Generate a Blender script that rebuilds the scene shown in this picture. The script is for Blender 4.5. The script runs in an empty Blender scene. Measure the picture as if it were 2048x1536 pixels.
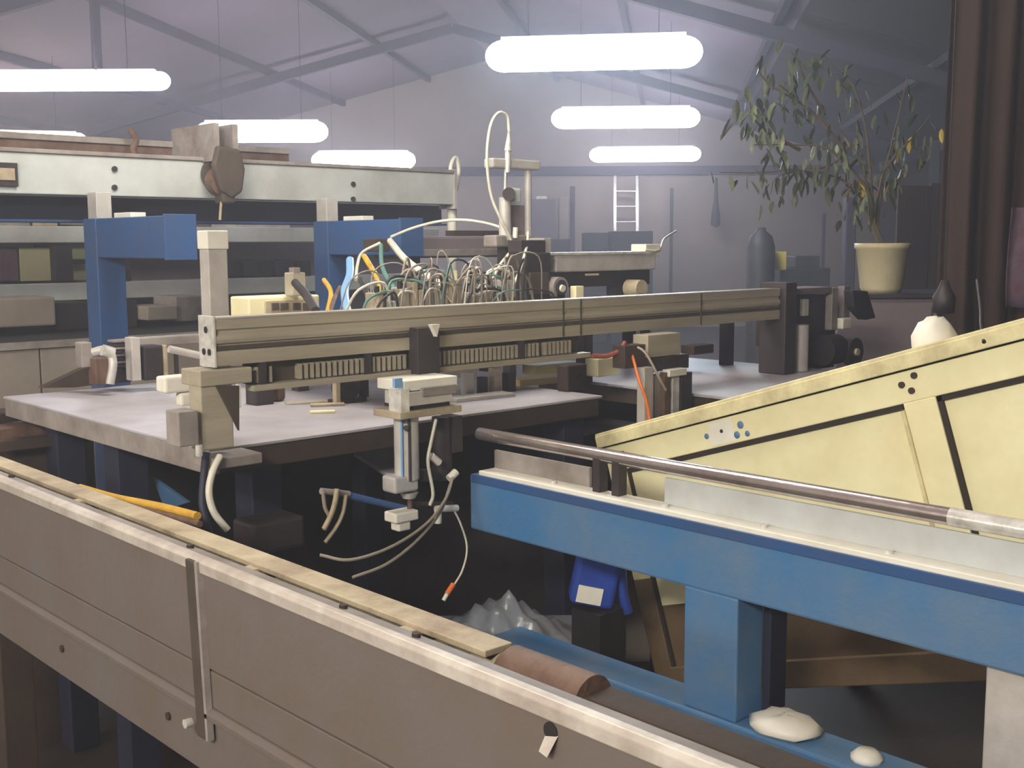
import bpy, math, random
from mathutils import Vector, Matrix
random.seed(7)
C = bpy.context.scene.collection
PI = math.pi
# ---------------------------------------------------------------- camera, world, exposure
# world X runs along the gantry, world Y along the conveyor rails; R = camera right, F = camera forward (level)
CAM_H = 1.6; FOC = 2300.0; PITCH = .1215; ROLL = .005
RV = Vector((.7317, -.6817, 0)).normalized(); FV = Vector((.6817, .7317, 0)).normalized(); UV = Vector((0, 0, 1))
_f = (FV*math.cos(PITCH) - UV*math.sin(PITCH)).normalized()
_u0 = (FV*math.sin(PITCH) + UV*math.cos(PITCH)).normalized()
_r = (RV*math.cos(ROLL) - _u0*math.sin(ROLL)).normalized()
_u = (_u0*math.cos(ROLL) + RV*math.sin(ROLL)).normalized()
O = Vector((0, 0, CAM_H))
cd = bpy.data.cameras.new('camera'); cam = bpy.data.objects.new('camera', cd); C.objects.link(cam)
cd.sensor_width = 36; cd.lens = 36*FOC/2048; cd.clip_start = .05; cd.clip_end = 200
cam.matrix_world = Matrix(((_r.x, _u.x, -_f.x, O.x), (_r.y, _u.y, -_f.y, O.y), (_r.z, _u.z, -_f.z, O.z), (0, 0, 0, 1)))
sc = bpy.context.scene; sc.camera = cam
w = bpy.data.worlds.new('world'); sc.world = w; w.use_nodes = True
w.node_tree.nodes['Background'].inputs[0].default_value = (.55, .5, .6, 1)
w.node_tree.nodes['Background'].inputs[1].default_value = .02
vsn = w.node_tree.nodes.new('ShaderNodeVolumeScatter')          # thin dusty haze in the whole hall
vsn.inputs['Color'].default_value = (.84, .85, 1, 1); vsn.inputs['Density'].default_value = .023; vsn.inputs['Anisotropy'].default_value = .45
w.node_tree.links.new(vsn.outputs[0], w.node_tree.nodes['World Output'].inputs['Volume'])
sc.cycles.max_bounces = 6; sc.cycles.diffuse_bounces = 3; sc.cycles.glossy_bounces = 3; sc.cycles.volume_bounces = 0; sc.cycles.use_adaptive_sampling = True; sc.cycles.adaptive_threshold = .05
vs = sc.view_settings; vs.view_transform = 'Standard'; vs.look = 'None'; vs.gamma = 1; vs.exposure = -.08
vs.use_curve_mapping = False
TUBE_COOL = (.86, .87, 1.0); TUBE_WARM = (1.0, .93, .80)
TUBE_POWER = 30.0; NEAR_POWER = 62.0; BEHIND_POWER = 250.0

# ---------------------------------------------------------------- placing helpers
def ray(x, y): return _f*FOC + _r*(x-1024) - _u*(y-768)
def W(R, F, z): v = RV*R + FV*F; return Vector((v.x, v.y, z))
def P(x, y, F): d = ray(x, y); return O + d*(F/d.dot(FV))            # at level depth F
def PY(x, y, Y): d = ray(x, y); return O + d*(Y/d.y)                 # on a plane Y = const
def PX(x, y, X): d = ray(x, y); return O + d*(X/d.x)                 # on a plane X = const
def PZ(x, y, z): d = ray(x, y); return O + d*((z-CAM_H)/d.z)         # on a plane Z = const
def H(a, F, z): return W(a + .14*F, F, z)                            # hall coordinates

class MB:
    def __init__(s): s.v = []; s.f = []; s.M = Matrix.Identity(4); s.smooth = set()
    def _add(s, vs_, fs, smooth=False):
        n = len(s.v); s.v += [s.M @ Vector(v) for v in vs_]
        for f in fs:
            if smooth: s.smooth.add(len(s.f))
            s.f.append([i+n for i in f])
        return s
    def box(s, x0, x1, y0, y1, z0, z1):
        if x0 > x1: x0, x1 = x1, x0
        if y0 > y1: y0, y1 = y1, y0
        if z0 > z1: z0, z1 = z1, z0
        return s._add([(x0,y0,z0),(x1,y0,z0),(x1,y1,z0),(x0,y1,z0),(x0,y0,z1),(x1,y0,z1),(x1,y1,z1),(x0,y1,z1)],
                      [(0,3,2,1),(4,5,6,7),(0,1,5,4),(1,2,6,5),(2,3,7,6),(3,0,4,7)])
    def fy(s, x0, y0, x1, y1, Y, t):      # a block whose -Y face fills that patch at distance Y, t deep
        a = PY(x0, (y0+y1)/2, Y); b = PY(x1, (y0+y1)/2, Y); c = PY((x0+x1)/2, y0, Y); d = PY((x0+x1)/2, y1, Y)
        return s.box(a.x, b.x, Y, Y+t, d.z, c.z)
    def fx(s, x0, y0, x1, y1, X, t):
        a = PX(x0, (y0+y1)/2, X); b = PX(x1, (y0+y1)/2, X); c = PX((x0+x1)/2, y0, X); d = PX((x0+x1)/2, y1, X)
        return s.box(X, X+t, a.y, b.y, d.z, c.z)
    def prism(s, poly, axis, a, b):       # polygon extruded along axis between a and b
        def q(p, t): return {'x': (t, p[0], p[1]), 'y': (p[0], t, p[1]), 'z': (p[0], p[1], t)}[axis]
        n = len(poly); vs_ = [q(p, a) for p in poly] + [q(p, b) for p in poly]
        return s._add(vs_, [tuple(range(n))[::-1], tuple(range(n, 2*n))] + [(i, (i+1) % n, n+(i+1) % n, n+i) for i in range(n)])
    def cyl(s, p0, p1, r, r1=None, seg=16, cap=True):
        p0 = Vector(p0); p1 = Vector(p1); r1 = r if r1 is None else r1
        d = (p1-p0).normalized(); a = d.orthogonal().normalized(); b = d.cross(a)
        vs_ = [p0+(a*math.cos(2*PI*i/seg)+b*math.sin(2*PI*i/seg))*r for i in range(seg)] + \
              [p1+(a*math.cos(2*PI*i/seg)+b*math.sin(2*PI*i/seg))*r1 for i in range(seg)]
        s._add(vs_, [(i, (i+1) % seg, seg+(i+1) % seg, seg+i) for i in range(seg)], True)
        if cap: s._add(vs_[:seg], [tuple(range(seg))[::-1]]); s._add(vs_[seg:], [tuple(range(seg))])
        return s
    def tube(s, pts, r, seg=8, n=6):
        pts = [Vector(p) for p in pts]
        if len(pts) > 2:
            e = [pts[0]*2-pts[1]] + pts + [pts[-1]*2-pts[-2]]; out = []
            for i in range(1, len(e)-2):
                for k in range(n):
                    t = k/n; a, b, c, d = e[i-1], e[i], e[i+1], e[i+2]
                    out.append(.5*((2*b)+(c-a)*t+(2*a-5*b+4*c-d)*t*t+(3*b-a-3*c+d)*t**3))
            out.append(pts[-1]); pts = out
        rings = []; a = None
        for i, p in enumerate(pts):
            t = (pts[min(i+1, len(pts)-1)]-pts[max(i-1, 0)]).normalized()
            a = t.orthogonal().normalized() if a is None else (a-t*a.dot(t)).normalized()
            b = t.cross(a); rr = r[0]+(r[1]-r[0])*i/(len(pts)-1) if isinstance(r, tuple) else r
            rings.append([p+(a*math.cos(2*PI*k/seg)+b*math.sin(2*PI*k/seg))*rr for k in range(seg)])
        vs_ = [v for g in rings for v in g]; fs = []
        for i in range(len(rings)-1):
            for k in range(seg): fs.append((i*seg+k, i*seg+(k+1) % seg, (i+1)*seg+(k+1) % seg, (i+1)*seg+k))
        s._add(vs_, fs, True); s._add(rings[0], [tuple(range(seg))[::-1]]); s._add(rings[-1], [tuple(range(seg))])
        return s
    def lathe(s, base, prof, seg=24, ax=Vector((0, 0, 1))):
        base = Vector(base); a = ax.orthogonal().normalized(); b = ax.cross(a); vs_ = []
        for r, h in prof: vs_ += [base+ax*h+(a*math.cos(2*PI*k/seg)+b*math.sin(2*PI*k/seg))*max(r, 1e-4) for k in range(seg)]
        fs = [(i*seg+k, i*seg+(k+1) % seg, (i+1)*seg+(k+1) % seg, (i+1)*seg+k) for i in range(len(prof)-1) for k in range(seg)]
        return s._add(vs_, fs, True)

def rootloc(o):
    v = Vector((0, 0, 0))
    while o is not None: v += o.location; o = o.parent
    return v
def mesh(name, mb, mat):
    me = bpy.data.meshes.new(name); me.from_pydata([tuple(v) for v in mb.v], [], mb.f)
    for i in mb.smooth: me.polygons[i].use_smooth = True
    me.materials.append(mat); me.update(); return me
def tag(o, label=None, cat=None, group=None, kind=None):
    for k, v in (('label', label), ('category', cat), ('group', group), ('kind', kind)):
        if v: o[k] = v
    return o
def put(name, mb, mat, parent=None, bev=0, label=None, seg=2):
    if parent is not None: off = rootloc(parent)
    else:
        xs = [v.x for v in mb.v]; ys = [v.y for v in mb.v]
        off = Vector(((min(xs)+max(xs))/2, (min(ys)+max(ys))/2, min(v.z for v in mb.v)))
    for v in mb.v: v -= off
    o = bpy.data.objects.new(name, mesh(name, mb, mat)); C.objects.link(o)
    if parent is not None: o.parent = parent
    else: o.location = off
    if bev:
        m = o.modifiers.new('bevel', 'BEVEL'); m.width = bev; m.segments = seg; m.limit_method = 'ANGLE'
    if label: o['label'] = label
    return o
def E(name, loc, label, cat, group=None):
    o = bpy.data.objects.new(name, None); C.objects.link(o); o.location = Vector(loc); o.empty_display_size = .1
    return tag(o, label, cat, group)
def one(name, mb, mat, label, cat, group=None, bev=0): return tag(put(name, mb, mat, None, bev), label, cat, group)
def struct(name, mb, mat, bev=0): return tag(put(name, mb, mat, None, bev), kind='structure')

# ---------------------------------------------------------------- materials
def lin(c): return tuple((v/255/12.92 if v/255 <= .04045 else ((v/255+.055)/1.055)**2.4) for v in c)
def mat(name, col, rough=.6, metal=0, dirt=None, amt=.4, scale=6, bump=.15, fine=60, streak=None, trans=0, emit=None):
    m = bpy.data.materials.new(name); m.use_nodes = True; nt = m.node_tree; N = nt.nodes; L = nt.links
    b = N['Principled BSDF']; b.inputs['Roughness'].default_value = rough; b.inputs['Metallic'].default_value = metal
    c = lin(col); b.inputs['Base Color'].default_value = (*c, 1)
    if trans: b.inputs['Transmission Weight'].default_value = trans
    tc = N.new('ShaderNodeTexCoord'); mp = N.new('ShaderNodeMapping'); L.new(tc.outputs['Object'], mp.inputs[0])
    if streak: mp.inputs['Scale'].default_value = streak
    if dirt:
        n = N.new('ShaderNodeTexNoise'); n.inputs['Scale'].default_value = scale; n.inputs['Detail'].default_value = 8
        n.inputs['Roughness'].default_value = .65; L.new(mp.outputs[0], n.inputs['Vector'])
        r = N.new('ShaderNodeValToRGB'); r.color_ramp.elements[0].position = .5-amt*.35; r.color_ramp.elements[1].position = .5+.22
        r.color_ramp.elements[0].color = (0, 0, 0, 1); L.new(n.outputs[0], r.inputs[0])
        mx = N.new('ShaderNodeMix'); mx.data_type = 'RGBA'; mx.inputs[6].default_value = (*c, 1); mx.inputs[7].default_value = (*lin(dirt), 1)
        mul = N.new('ShaderNodeMath'); mul.operation = 'MULTIPLY'; mul.inputs[1].default_value = min(1, amt*1.6)
        L.new(r.outputs[0], mul.inputs[0]); L.new(mul.outputs[0], mx.inputs[0]); L.new(mx.outputs[2], b.inputs['Base Color'])
    if bump:
        n2 = N.new('ShaderNodeTexNoise'); n2.inputs['Scale'].default_value = fine; n2.inputs['Detail'].default_value = 4
        L.new(mp.outputs[0], n2.inputs['Vector']); bp = N.new('ShaderNodeBump'); bp.inputs['Strength'].default_value = bump
        bp.inputs['Distance'].default_value = .01; L.new(n2.outputs[0], bp.inputs['Height']); L.new(bp.outputs[0], b.inputs['Normal'])
    if emit: b.inputs['Emission Color'].default_value = (*emit[0], 1); b.inputs['Emission Strength'].default_value = emit[1]
    return m
M = {}
M['plate'] = mat('grimy_grey_paint', (112, 105, 102), .55, .1, (108, 92, 80), .45, 4, .12, 40)
M['worn'] = mat('worn_highlit_steel', (205, 198, 190), .4, .1, (120, 100, 85), .4, 9, .15)
M['strip'] = mat('beige_angle_paint', (200, 188, 160), .6, .1, (120, 98, 78), .5, 10, .2)
M['rust'] = mat('rusty_brown_steel', (122, 98, 84), .65, .05, (75, 50, 40), .6, 14, .3)
M['darkbar'] = mat('dark_brown_steel', (66, 52, 44), .75, 0, (45, 35, 30), .5, 10, .2)
M['blue'] = mat('blue_machine_paint', (66, 120, 172), .45, .05, (120, 135, 150), .42, 5, .1, streak=(1, 1, 1))
M['blue2'] = mat('deep_blue_paint', (44, 86, 142), .5, .05, (70, 80, 105), .4, 5, .1)
M['navy'] = mat('dusty_navy_paint', (30, 34, 58), .6, .05, (40, 42, 60), .5, 4, .1)
M['alu'] = mat('dull_aluminium', (205, 202, 200), .4, .12, (150, 140, 130), .4, 8, .08)
M['profile'] = mat('aluminium_profile', (190, 182, 162), .42, .12, (130, 118, 100), .45, 5, .06, streak=(.3, 3, 3))
M['groove'] = mat('dark_groove_grime', (86, 76, 66), .7, .2, (60, 52, 46), .4, 12)  # dark grey-brown for grooves, strap, gusset and pulley cheeks
M['silver'] = mat('bright_silver', (240, 240, 236), .25, .3, (140, 130, 120), .4, 30, .1)
M['chrome'] = mat('guide_tube_steel', (215, 205, 200), .2, .85, (110, 80, 70), .3, 8, .05)
M['table'] = mat('dusty_steel_table', (188, 186, 198), .45, .08, (150, 142, 140), .5, 5, .06)
M['tabedge'] = mat('steel_table_edge', (165, 158, 155), .55, .05, (100, 88, 78), .5, 8, .1)
M['cream'] = mat('cream_enamel', (248, 242, 200), .42, 0, (205, 190, 135), .35, 3, .05)
M['creamrim'] = mat('cream_enamel_grimy', (238, 229, 182), .5, 0, (135, 118, 80), .45, 9, .1)
M['shaded_cream'] = mat('cream_in_beam_shade', (112, 92, 66), .7, 0, (78, 62, 46), .5, 6, .1)  # shade below the blue rail, painted into the cover's colour
M['seal'] = mat('dark_rubber_seal', (48, 38, 32), .8)
M['dark'] = mat('dark_machine_steel', (70, 62, 66), .55, .3, (42, 36, 36), .5, 8)
M['black'] = mat('black_housing', (30, 27, 30), .6, 0, (52, 45, 45), .3, 8)
M['white'] = mat('white_plastic', (240, 238, 228), .45, 0, (200, 190, 170), .3, 6, .08)
M['girder'] = mat('pale_girder_paint', (205, 212, 214), .5, .05, (150, 145, 140), .4, 3, .05)
M['bench'] = mat('greige_bench_panel', (160, 150, 140), .65, 0, (120, 108, 96), .4, 3, .05)
M['green'] = mat('faded_green_board', (150, 165, 120), .6, 0, (190, 170, 140), .5, 4, .05)
M['yellow'] = mat('yellow_rubber', (215, 170, 50), .5, 0, (150, 110, 50), .4, 12)
M['notice'] = mat('yellow_notice', (245, 215, 90), .6, bump=0)
M['orange'] = mat('orange_insulation', (225, 115, 50), .5)
M['red'] = mat('rusty_red_cable', (150, 75, 55), .6)
M['hose'] = mat('milky_hose', (220, 218, 205), .35, 0, (170, 160, 140), .3, 20)
M['sky_hose'] = mat('sky_blue_hose', (125, 170, 220), .35)
M['teal'] = mat('teal_hose', (95, 140, 132), .45)
M['bag'] = mat('blue_sack_film', (45, 75, 170), .35, 0, (30, 45, 100), .4, 10, .5, 12)
M['film'] = mat('crumpled_clear_film', (130, 138, 150), .25, 0, (90, 80, 78), .5, 8, .8, 10)
M['cable'] = mat('grey_cable', (150, 140, 125), .5)
M['darkcable'] = mat('dark_cable', (45, 40, 40), .5)
M['ceil'] = mat('purplish_grey_ceiling', (140, 122, 136), .8, 0, (118, 102, 118), .4, .8, .1, 10)
M['steel'] = mat('roof_steel', (76, 68, 84), .7, .1)
M['wall'] = mat('greige_back_wall', (168, 152, 142), .85, 0, (140, 126, 122), .45, .6, .1, 10)
M['brownwall'] = mat('dark_timber_wall', (62, 46, 40), .85, 0, (38, 30, 28), .5, 3, .3, 20, streak=(4, 4, .4))
M['floor'] = mat('oily_concrete_floor', (66, 57, 52), .5, 0, (42, 36, 33), .5, 2, .2, 20)
M['cloth'] = mat('brown_curtain_cloth', (58, 42, 36), .9, 0, (50, 36, 32), .5, 5, .3)
M['redcloth'] = mat('red_grey_patterned_cloth', (82, 38, 44), .9, 0, (92, 86, 104), .8, 14, .3)
M['pot'] = mat('cream_pot', (205, 195, 160), .5, 0, (160, 145, 110), .3, 6)
M['leaf'] = mat('green_leaf', (58, 66, 50), .5, 0, (105, 112, 84), .4, 20)
M['yleaf'] = mat('yellowed_leaf', (190, 165, 60), .5)
M['bark'] = mat('thin_bark', (95, 80, 62), .8)
M['soil'] = mat('potting_soil', (45, 35, 28), .95)
M['greypanel'] = mat('grey_cabinet_steel', (128, 116, 122), .6, .1, (105, 94, 98), .3, 4)
M['tube_cool'] = mat('lit_cool_tube', (255, 255, 255), .4, bump=0, emit=(TUBE_COOL, TUBE_POWER))
M['tube_bright'] = mat('lit_bright_tube', (255, 255, 255), .4, bump=0, emit=((.72, .88, 1.0), TUBE_POWER*1.9))
M['tube_behind'] = mat('lit_rear_warm_tube', (255, 255, 255), .4, bump=0, emit=(TUBE_WARM, BEHIND_POWER))
M['tube_near'] = mat('lit_near_warm_tube', (255, 255, 255), .4, bump=0, emit=(TUBE_WARM, NEAR_POWER))
M['tube_warm'] = mat('lit_warm_tube', (255, 255, 255), .4, bump=0, emit=(TUBE_WARM, TUBE_POWER))
M['wood'] = mat('pale_board', (215, 195, 140), .6, 0, (165, 140, 95), .4, 5, streak=(1, 8, 8))

# ---------------------------------------------------------------- hall shell
def quad_slab(mb, pts, t):    # slab from four points, thickened upwards/outwards along its normal
    a, b, c, d = [Vector(p) for p in pts]; n = (b-a).cross(d-a).normalized()*t
    mb._add([a, b, c, d, a+n, b+n, c+n, d+n], [(0,3,2,1),(4,5,6,7),(0,1,5,4),(1,2,6,5),(2,3,7,6),(3,0,4,7)])
    return mb
A0, A1, AR = -11.0, 3.9, -3.4; F0, F1 = -5.0, 22.0; EAVE = 3.05; SL = .27
def cz(a): return EAVE + (A1-a)*SL if a > AR else EAVE + (A1-AR)*SL - (AR-a)*SL
struct('floor', quad_slab(MB(), [H(A0-.3, F0, 0), H(A1+.3, F0, 0), H(A1+.3, F1, 0), H(A0-.3, F1, 0)], -.1), M['floor'])
mb = MB(); zr = cz(AR)
quad_slab(mb, [H(AR, F0, zr), H(A1+.2, F0, cz(A1+.2)), H(A1+.2, F1, cz(A1+.2)), H(AR, F1, zr)], .08)
quad_slab(mb, [H(A0-.2, F0, cz(A0-.2)), H(AR, F0, zr), H(AR, F1, zr), H(A0-.2, F1, cz(A0-.2))], .08)
ceiling = struct('ceiling', mb, M['ceil'])
for k in range(10):
    f0 = F0+k*2.7; put('unlit_ceiling_panel', quad_slab(MB(), [H(1.2, f0+.01, cz(1.2)-.03), H(A1, f0+.01, cz(A1)-.03), H(A1, f0+2.69, cz(A1)-.03), H(1.2, f0+2.69, cz(1.2)-.03)], .02), M['brownwall'], ceiling)  # added dark panels stand in for the unlit right side of the ceiling
quad_w = lambda a, fa, b, fb, z1, z2, t: quad_slab(MB(), [H(a, fa, 0), H(b, fb, 0), H(b, fb, z2), H(a, fa, z1)], t)
struct('wall_right', quad_w(A1, F0, A1, F1, EAVE+.05, EAVE+.05, .15), M['brownwall'])
struct('wall_left', quad_w(A0, F1, A0, F0, 3.1, 3.1, .15), M['wall'])
def gable(F, t):
    g = MB(); o = [H(A0, F, 0), H(A1, F, 0), H(A1, F, cz(A1)), H(AR, F, zr), H(A0, F, cz(A0))]
    n = FV*t; g._add(o+[p+n for p in o], [(0,1,2,3,4)[::-1], (5,6,7,8,9)] + [(i, (i+1) % 5, 5+(i+1) % 5, 5+i) for i in range(5)]); return g
struct('wall_back', gable(F1, .15), M['wall'])
struct('wall_front', gable(F0, -.15), M['brownwall'])
def beam_between(mb, p, q, w_, h_):
    p = Vector(p); q = Vector(q); d = (q-p).normalized(); s_ = d.cross(UV).normalized()*w_/2; u_ = s_.cross(d).normalized()*h_/2
    vs_ = [p-s_-u_, p+s_-u_, p+s_+u_, p-s_+u_, q-s_-u_, q+s_-u_, q+s_+u_, q-s_+u_]
    mb._add(vs_, [(0,3,2,1),(4,5,6,7),(0,1,5,4),(1,2,6,5),(2,3,7,6),(3,0,4,7)]); return mb
for a in (2.6, 1.0, -.6, -2.2, -4.6, -6.2, -7.8, -9.4):
    put('purlin', beam_between(MB(), H(a, F0, cz(a)-.05), H(a, F1, cz(a)-.05), .07, .1), M['steel'], ceiling)
for F in (3.0, 8.5, 11.8, 18.0):
    for a, b in ((A1, AR), (A0, AR)):
        put('rafter', beam_between(MB(), H(a, F, cz(a)-.17), H(b, F, cz(b)-.17), .1, .14), M['steel'], ceiling)
for F in (11.2, 16.8):
    put('column', beam_between(MB(), H(A1-.12, F, 0), H(A1-.121, F+.001, 3.0), .16, .16), M['steel'], ceiling)
put('gutter_board', beam_between(MB(), H(A1-.06, F0, 2.98), H(A1-.06, F1, 2.98), .1, .2), M['steel'], ceiling)
put('wall_rail', beam_between(MB(), H(A0, F1-.1, 2.95), H(A1, F1-.1, 2.95), .12, .16), M['steel'], ceiling)

# ---------------------------------------------------------------- ceiling lights
def fixture(c, L, rad, m, label, group, dirv, pole=False, hang=True, flat=1.0):
    c = Vector(c); d = dirv.normalized(); t = E('ceiling_light', c, label, 'light', group)
    prof = []; n = 5
    for k in range(n+1): th = PI/2*k/n; prof.append((rad*math.sin(th), rad*1.2*(1-math.cos(th))))
    prof2 = [(r, L-h) for r, h in prof[::-1]]
    dif = MB(); dif.lathe(c-d*L/2, prof+prof2, 14, d)
    put('tube_bloom', dif, m, t)  # capsule fattened to take in the bloom around the lit tube
    hb = MB(); beam_between(hb, c-d*(L/2-.12)+UV*(rad*.98), c+d*(L/2-.12)+UV*(rad*.98), rad*.9, .035); put('housing', hb, M['alu'], t)
    if hang:
        for s_ in (-.3, .3):
            p = c+d*L*s_+UV*(rad+.01); a = p.dot(RV)-.14*p.dot(FV)
            r_ = .003
            put('hanger', MB().cyl(p, (p.x, p.y, cz(a)+.02), r_, seg=8), M['steel'], t)
    if pole:
        p = c+d*L*pole+UV*(rad+.01); a = p.dot(RV)-.14*p.dot(FV)
        put('pole', MB().box(p.x-.03, p.x+.03, p.y-.03, p.y+.03, p.z, cz(a)+.02), M['steel'], t)
    return t
LD = (RV - FV*.12)
row = lambda x, y, F: P(x, y, F)
fixture(row(1186, 108, 8.6), 1.58, .116, M['tube_bright'], 'largest, brightest fluorescent batten hanging at top centre right', None, LD)
fixture(row(1251, 236, 13.6), 1.72, .118, M['tube_cool'], 'middle fluorescent batten of the right-hand row, above the ladder', None, RV-FV*.05)
fixture(row(1290, 309, 20.0), 1.9, .125, M['tube_cool'], 'smallest, farthest fluorescent batten of the right-hand row', None, RV-FV*.08)
fixture(row(128, 163, 9.3), 1.68, .075, M['tube_cool'], 'fluorescent batten at top left, hanging on a square pole', None, RV, pole=.16)
fixture(row(524, 264, 14.0), 1.58, .125, M['tube_cool'], 'fluorescent batten above the dirty pulley, left of centre', None, RV)
fixture(row(727, 321, 19.3), 1.72, .15, M['tube_cool'], 'fluorescent batten just over the pale girder, centre left', None, RV)
fixture(row(20, 277, 14.2), 1.75, .085, M['tube_warm'], 'fluorescent batten low at the left edge above the cable tray', None, RV+FV*.3)
for i, (a, F) in enumerate(((-1.0, 3.4), (-1.3, -1.6), (-5.4, 3.6), (-5.6, -1.4))):
    fixture(H(a, F, 3.0), 1.6, .08, M['tube_behind' if i % 2 else 'tube_near'], ('warm batten over the conveyor, nearest the viewer on the right', 'warm batten behind the viewer on the right', 'warm batten above the left end of the table', 'warm batten behind the viewer on the left')[i], 'battens behind the viewer', LD)

# ---------------------------------------------------------------- near conveyor side
t = E('conveyor_side', (.92, 1.6, .0), 'long grimy grey conveyor side plate across the lower left foreground', 'conveyor')
YA, YB = .25, 3.6
mb = MB(); mb.box(.93, .945, YA, YB, .865, 1.04); put('upper_plate', mb, M['plate'], t, .002)
mb = MB(); mb.box(.9315, .945, YA, YB, .795, .861); put('lower_plate', mb, M['plate'], t, .002)
mb = MB(); mb.prism([(.935, .66), (.95, .66), (.95, .795), (.928, .795), (.918, .788), (.918, .777), (.935, .771)], 'y', YA, YB); put('bottom_rail', mb, M['plate'], t, .0015)
mb = MB(); mb.box(.942, .946, YA, YB, .66, 1.03); put('backing_web', mb, M['groove'], t)
mb = MB(); mb.prism([(.923, 1.036), (.946, 1.036), (.946, 1.058), (.941, 1.062), (.928, 1.061), (.922, 1.055)], 'y', YA, YB); put('top_lip', mb, M['worn'], t, .002)  # bright lip beside the darker flange paints in an edge highlight
mb = MB(); mb.prism([(.946, 1.036), (.990, 1.034), (.990, 1.043), (.946, 1.052)], 'y', YA, YB); put('top_flange', mb, M['tabedge'], t, .001)
s_ = MB(); a = PX(378, 1108, .915); b = PX(402, 1478, .915)
s_.prism([(a.y+.020, a.z-.012), (a.y-.010, a.z-.012), (b.y-.012, b.z), (b.y+.018, b.z)], 'x', .916, .93); put('strap', s_, M['groove'], t, .003, 'brown strap bolted across the plate')
put('strap_edge', MB().prism([(a.y-.010, a.z-.012), (a.y-.020, a.z-.012), (b.y-.020, b.z), (b.y-.012, b.z)], 'x', .918, .93), M['tabedge'], t)
q = PX(383, 1450, .91); put('bolt', MB().cyl((.903, q.y+.012, q.z), (.916, q.y+.012, q.z), .009, seg=6), M['silver'], t)
q = PX(1102, 1462, .93); put('punched_hole', MB().cyl((.9285, q.y, q.z), (.931, q.y, q.z), .0115, seg=20), M['black'], t)
fl = MB(); fl._add([(.929, q.y+.009, q.z-.008), (.929, q.y-.013, q.z-.002), (.915, q.y-.008, q.z-.026), (.917, q.y+.008, q.z-.024)], [(0,1,2,3), (3,2,1,0)]); put('bent_flap', fl, M['worn'], t)
for px, py in ((58, 950), (400, 1092), (700, 1213), (832, 1274)):
    q = PZ(px, py, 1.046); put('bolt', MB().cyl((.975, q.y, 1.036), (.975, q.y, 1.052), .007, seg=6), M['darkbar'], t)
for y in (.7, 2.9): put('leg', MB().box(.95, 1.03, y, y+.08, 0, .67), M['darkbar'], t, .003)
for y in (.45, 1.95, 2.45):
    mb = MB(); mb.cyl((.936, y, .725), (.930, y, .725), .008, seg=8); put('bolt', mb, M['darkbar'], t)
# inner angle with a slot between it and the flange
t2 = E('inner_angle_rail', (1.03, 1.6, 1.0), 'beige angle rail running just inside the near side plate, ending at the shaft coupling', 'rail')
mb = MB(); mb.box(1.018, 1.07, 1.15, 3.4, 1.03, 1.04); mb.box(1.062, 1.07, 1.15, 3.4, .94, 1.03); put('angle', mb, M['strip'], t2, .0015)
for y in (1.30, 1.75, 2.5): put('tab', MB().box(.996, 1.022, y, y+.03, 1.020, 1.034), M['strip'], t2, .002)
put('floor_post', MB().box(1.035, 1.065, 1.6, 1.64, 0, .945), M['darkbar'], t2); put('floor_post', MB().box(1.035, 1.065, 3.2, 3.24, 0, .945), M['darkbar'], t2)
t3 = E('drive_shaft', (1.06, 1.05, .95), 'rusty brown drive shaft with a round coupling, lying along the near rail', 'shaft')
sh = PX(985, 1300, 1.06); ax_z = 1.003
put('journal', MB().cyl((1.06, 1.2, ax_z), (1.06, 1.15, ax_z), .030, seg=24), M['strip'], t3)
put('collar', MB().cyl((1.06, 1.152, ax_z), (1.06, 1.138, ax_z), .026, seg=24), M['black'], t3)
put('coupling_sleeve', MB().cyl((1.06, 1.14, ax_z), (1.06, .985, ax_z), .037, seg=28), M['rust'], t3, .003)
put('clamp_screw', MB().cyl((1.03, 1.025, ax_z-.01), (1.02, .985, ax_z-.014), .017, seg=16), M['strip'], t3, .002)
put('square_bar', MB().box(1.035, 1.09, .30, .982, ax_z-.04, ax_z+.018), M['darkbar'], t3, .006)
put('shaft_bearing', MB().box(.952, 1.06, .5, .54, .95, 1.0), M['darkbar'], t3)

# ---------------------------------------------------------------- far blue conveyor side
DZ = .061
t = E('blue_conveyor_frame', (1.98, 1.5, 0), 'long bright blue steel conveyor frame with a white rail on top, right foreground', 'conveyor')
put('main_rail', MB().box(1.925, 2.03, .3, 2.23, .86, 1.006), M['blue'], t, .006)
put('edge_lip', MB().box(1.921, 1.926, .3, 2.22, .986, 1.008), M['blue2'], t, .001)
put('white_strip', MB().box(1.93, 1.99, .3, 2.2, 1.006, 1.018), M['white'], t, .002)
put('aluminium_upstand', MB().box(1.975, 1.985, .3, 1.62, 1.018, 1.078), M['girder'], t, .001)
put('dull_upstand', MB().box(1.985, 1.995, 1.86, 2.2, 1.018, 1.065), M['tabedge'], t, .001)
for y in (.5, .78, 1.06, 1.34, 1.6, 1.95): put('screw', MB().cyl((1.955, y, 1.014), (1.955, y, 1.025), .008, seg=8), M['silver'], t)
for y in (1.80, 1.74): put('saddle', MB().box(1.955, 1.985, y, y+.022, 1.01, 1.10), M['dark'], t, .001)
put('saddle', MB().box(1.96, 1.985, .62, .64, 1.01, 1.09), M['dark'], t)
put('leg', MB().box(1.925, 2.02, 1.38, 1.52, .592, .862), M['blue'], t, .004)
put('leg_web', MB().box(2.018, 2.08, 1.36, 1.38, .592, .862), M['navy'], t, .002)
put('leg', MB().box(1.94, 2.03, .70, .86, 0, .862), M['alu'], t, .004, 'bare galvanised grey leg')
put('lower_rail', MB().box(1.915, 2.03, .3, 2.15, .46, .592), M['blue'], t, .006)
t = E('guide_tube', (1.965, 1.3, 1.03), 'long shiny steel guide tube lying above the blue frame', 'tube')
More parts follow.
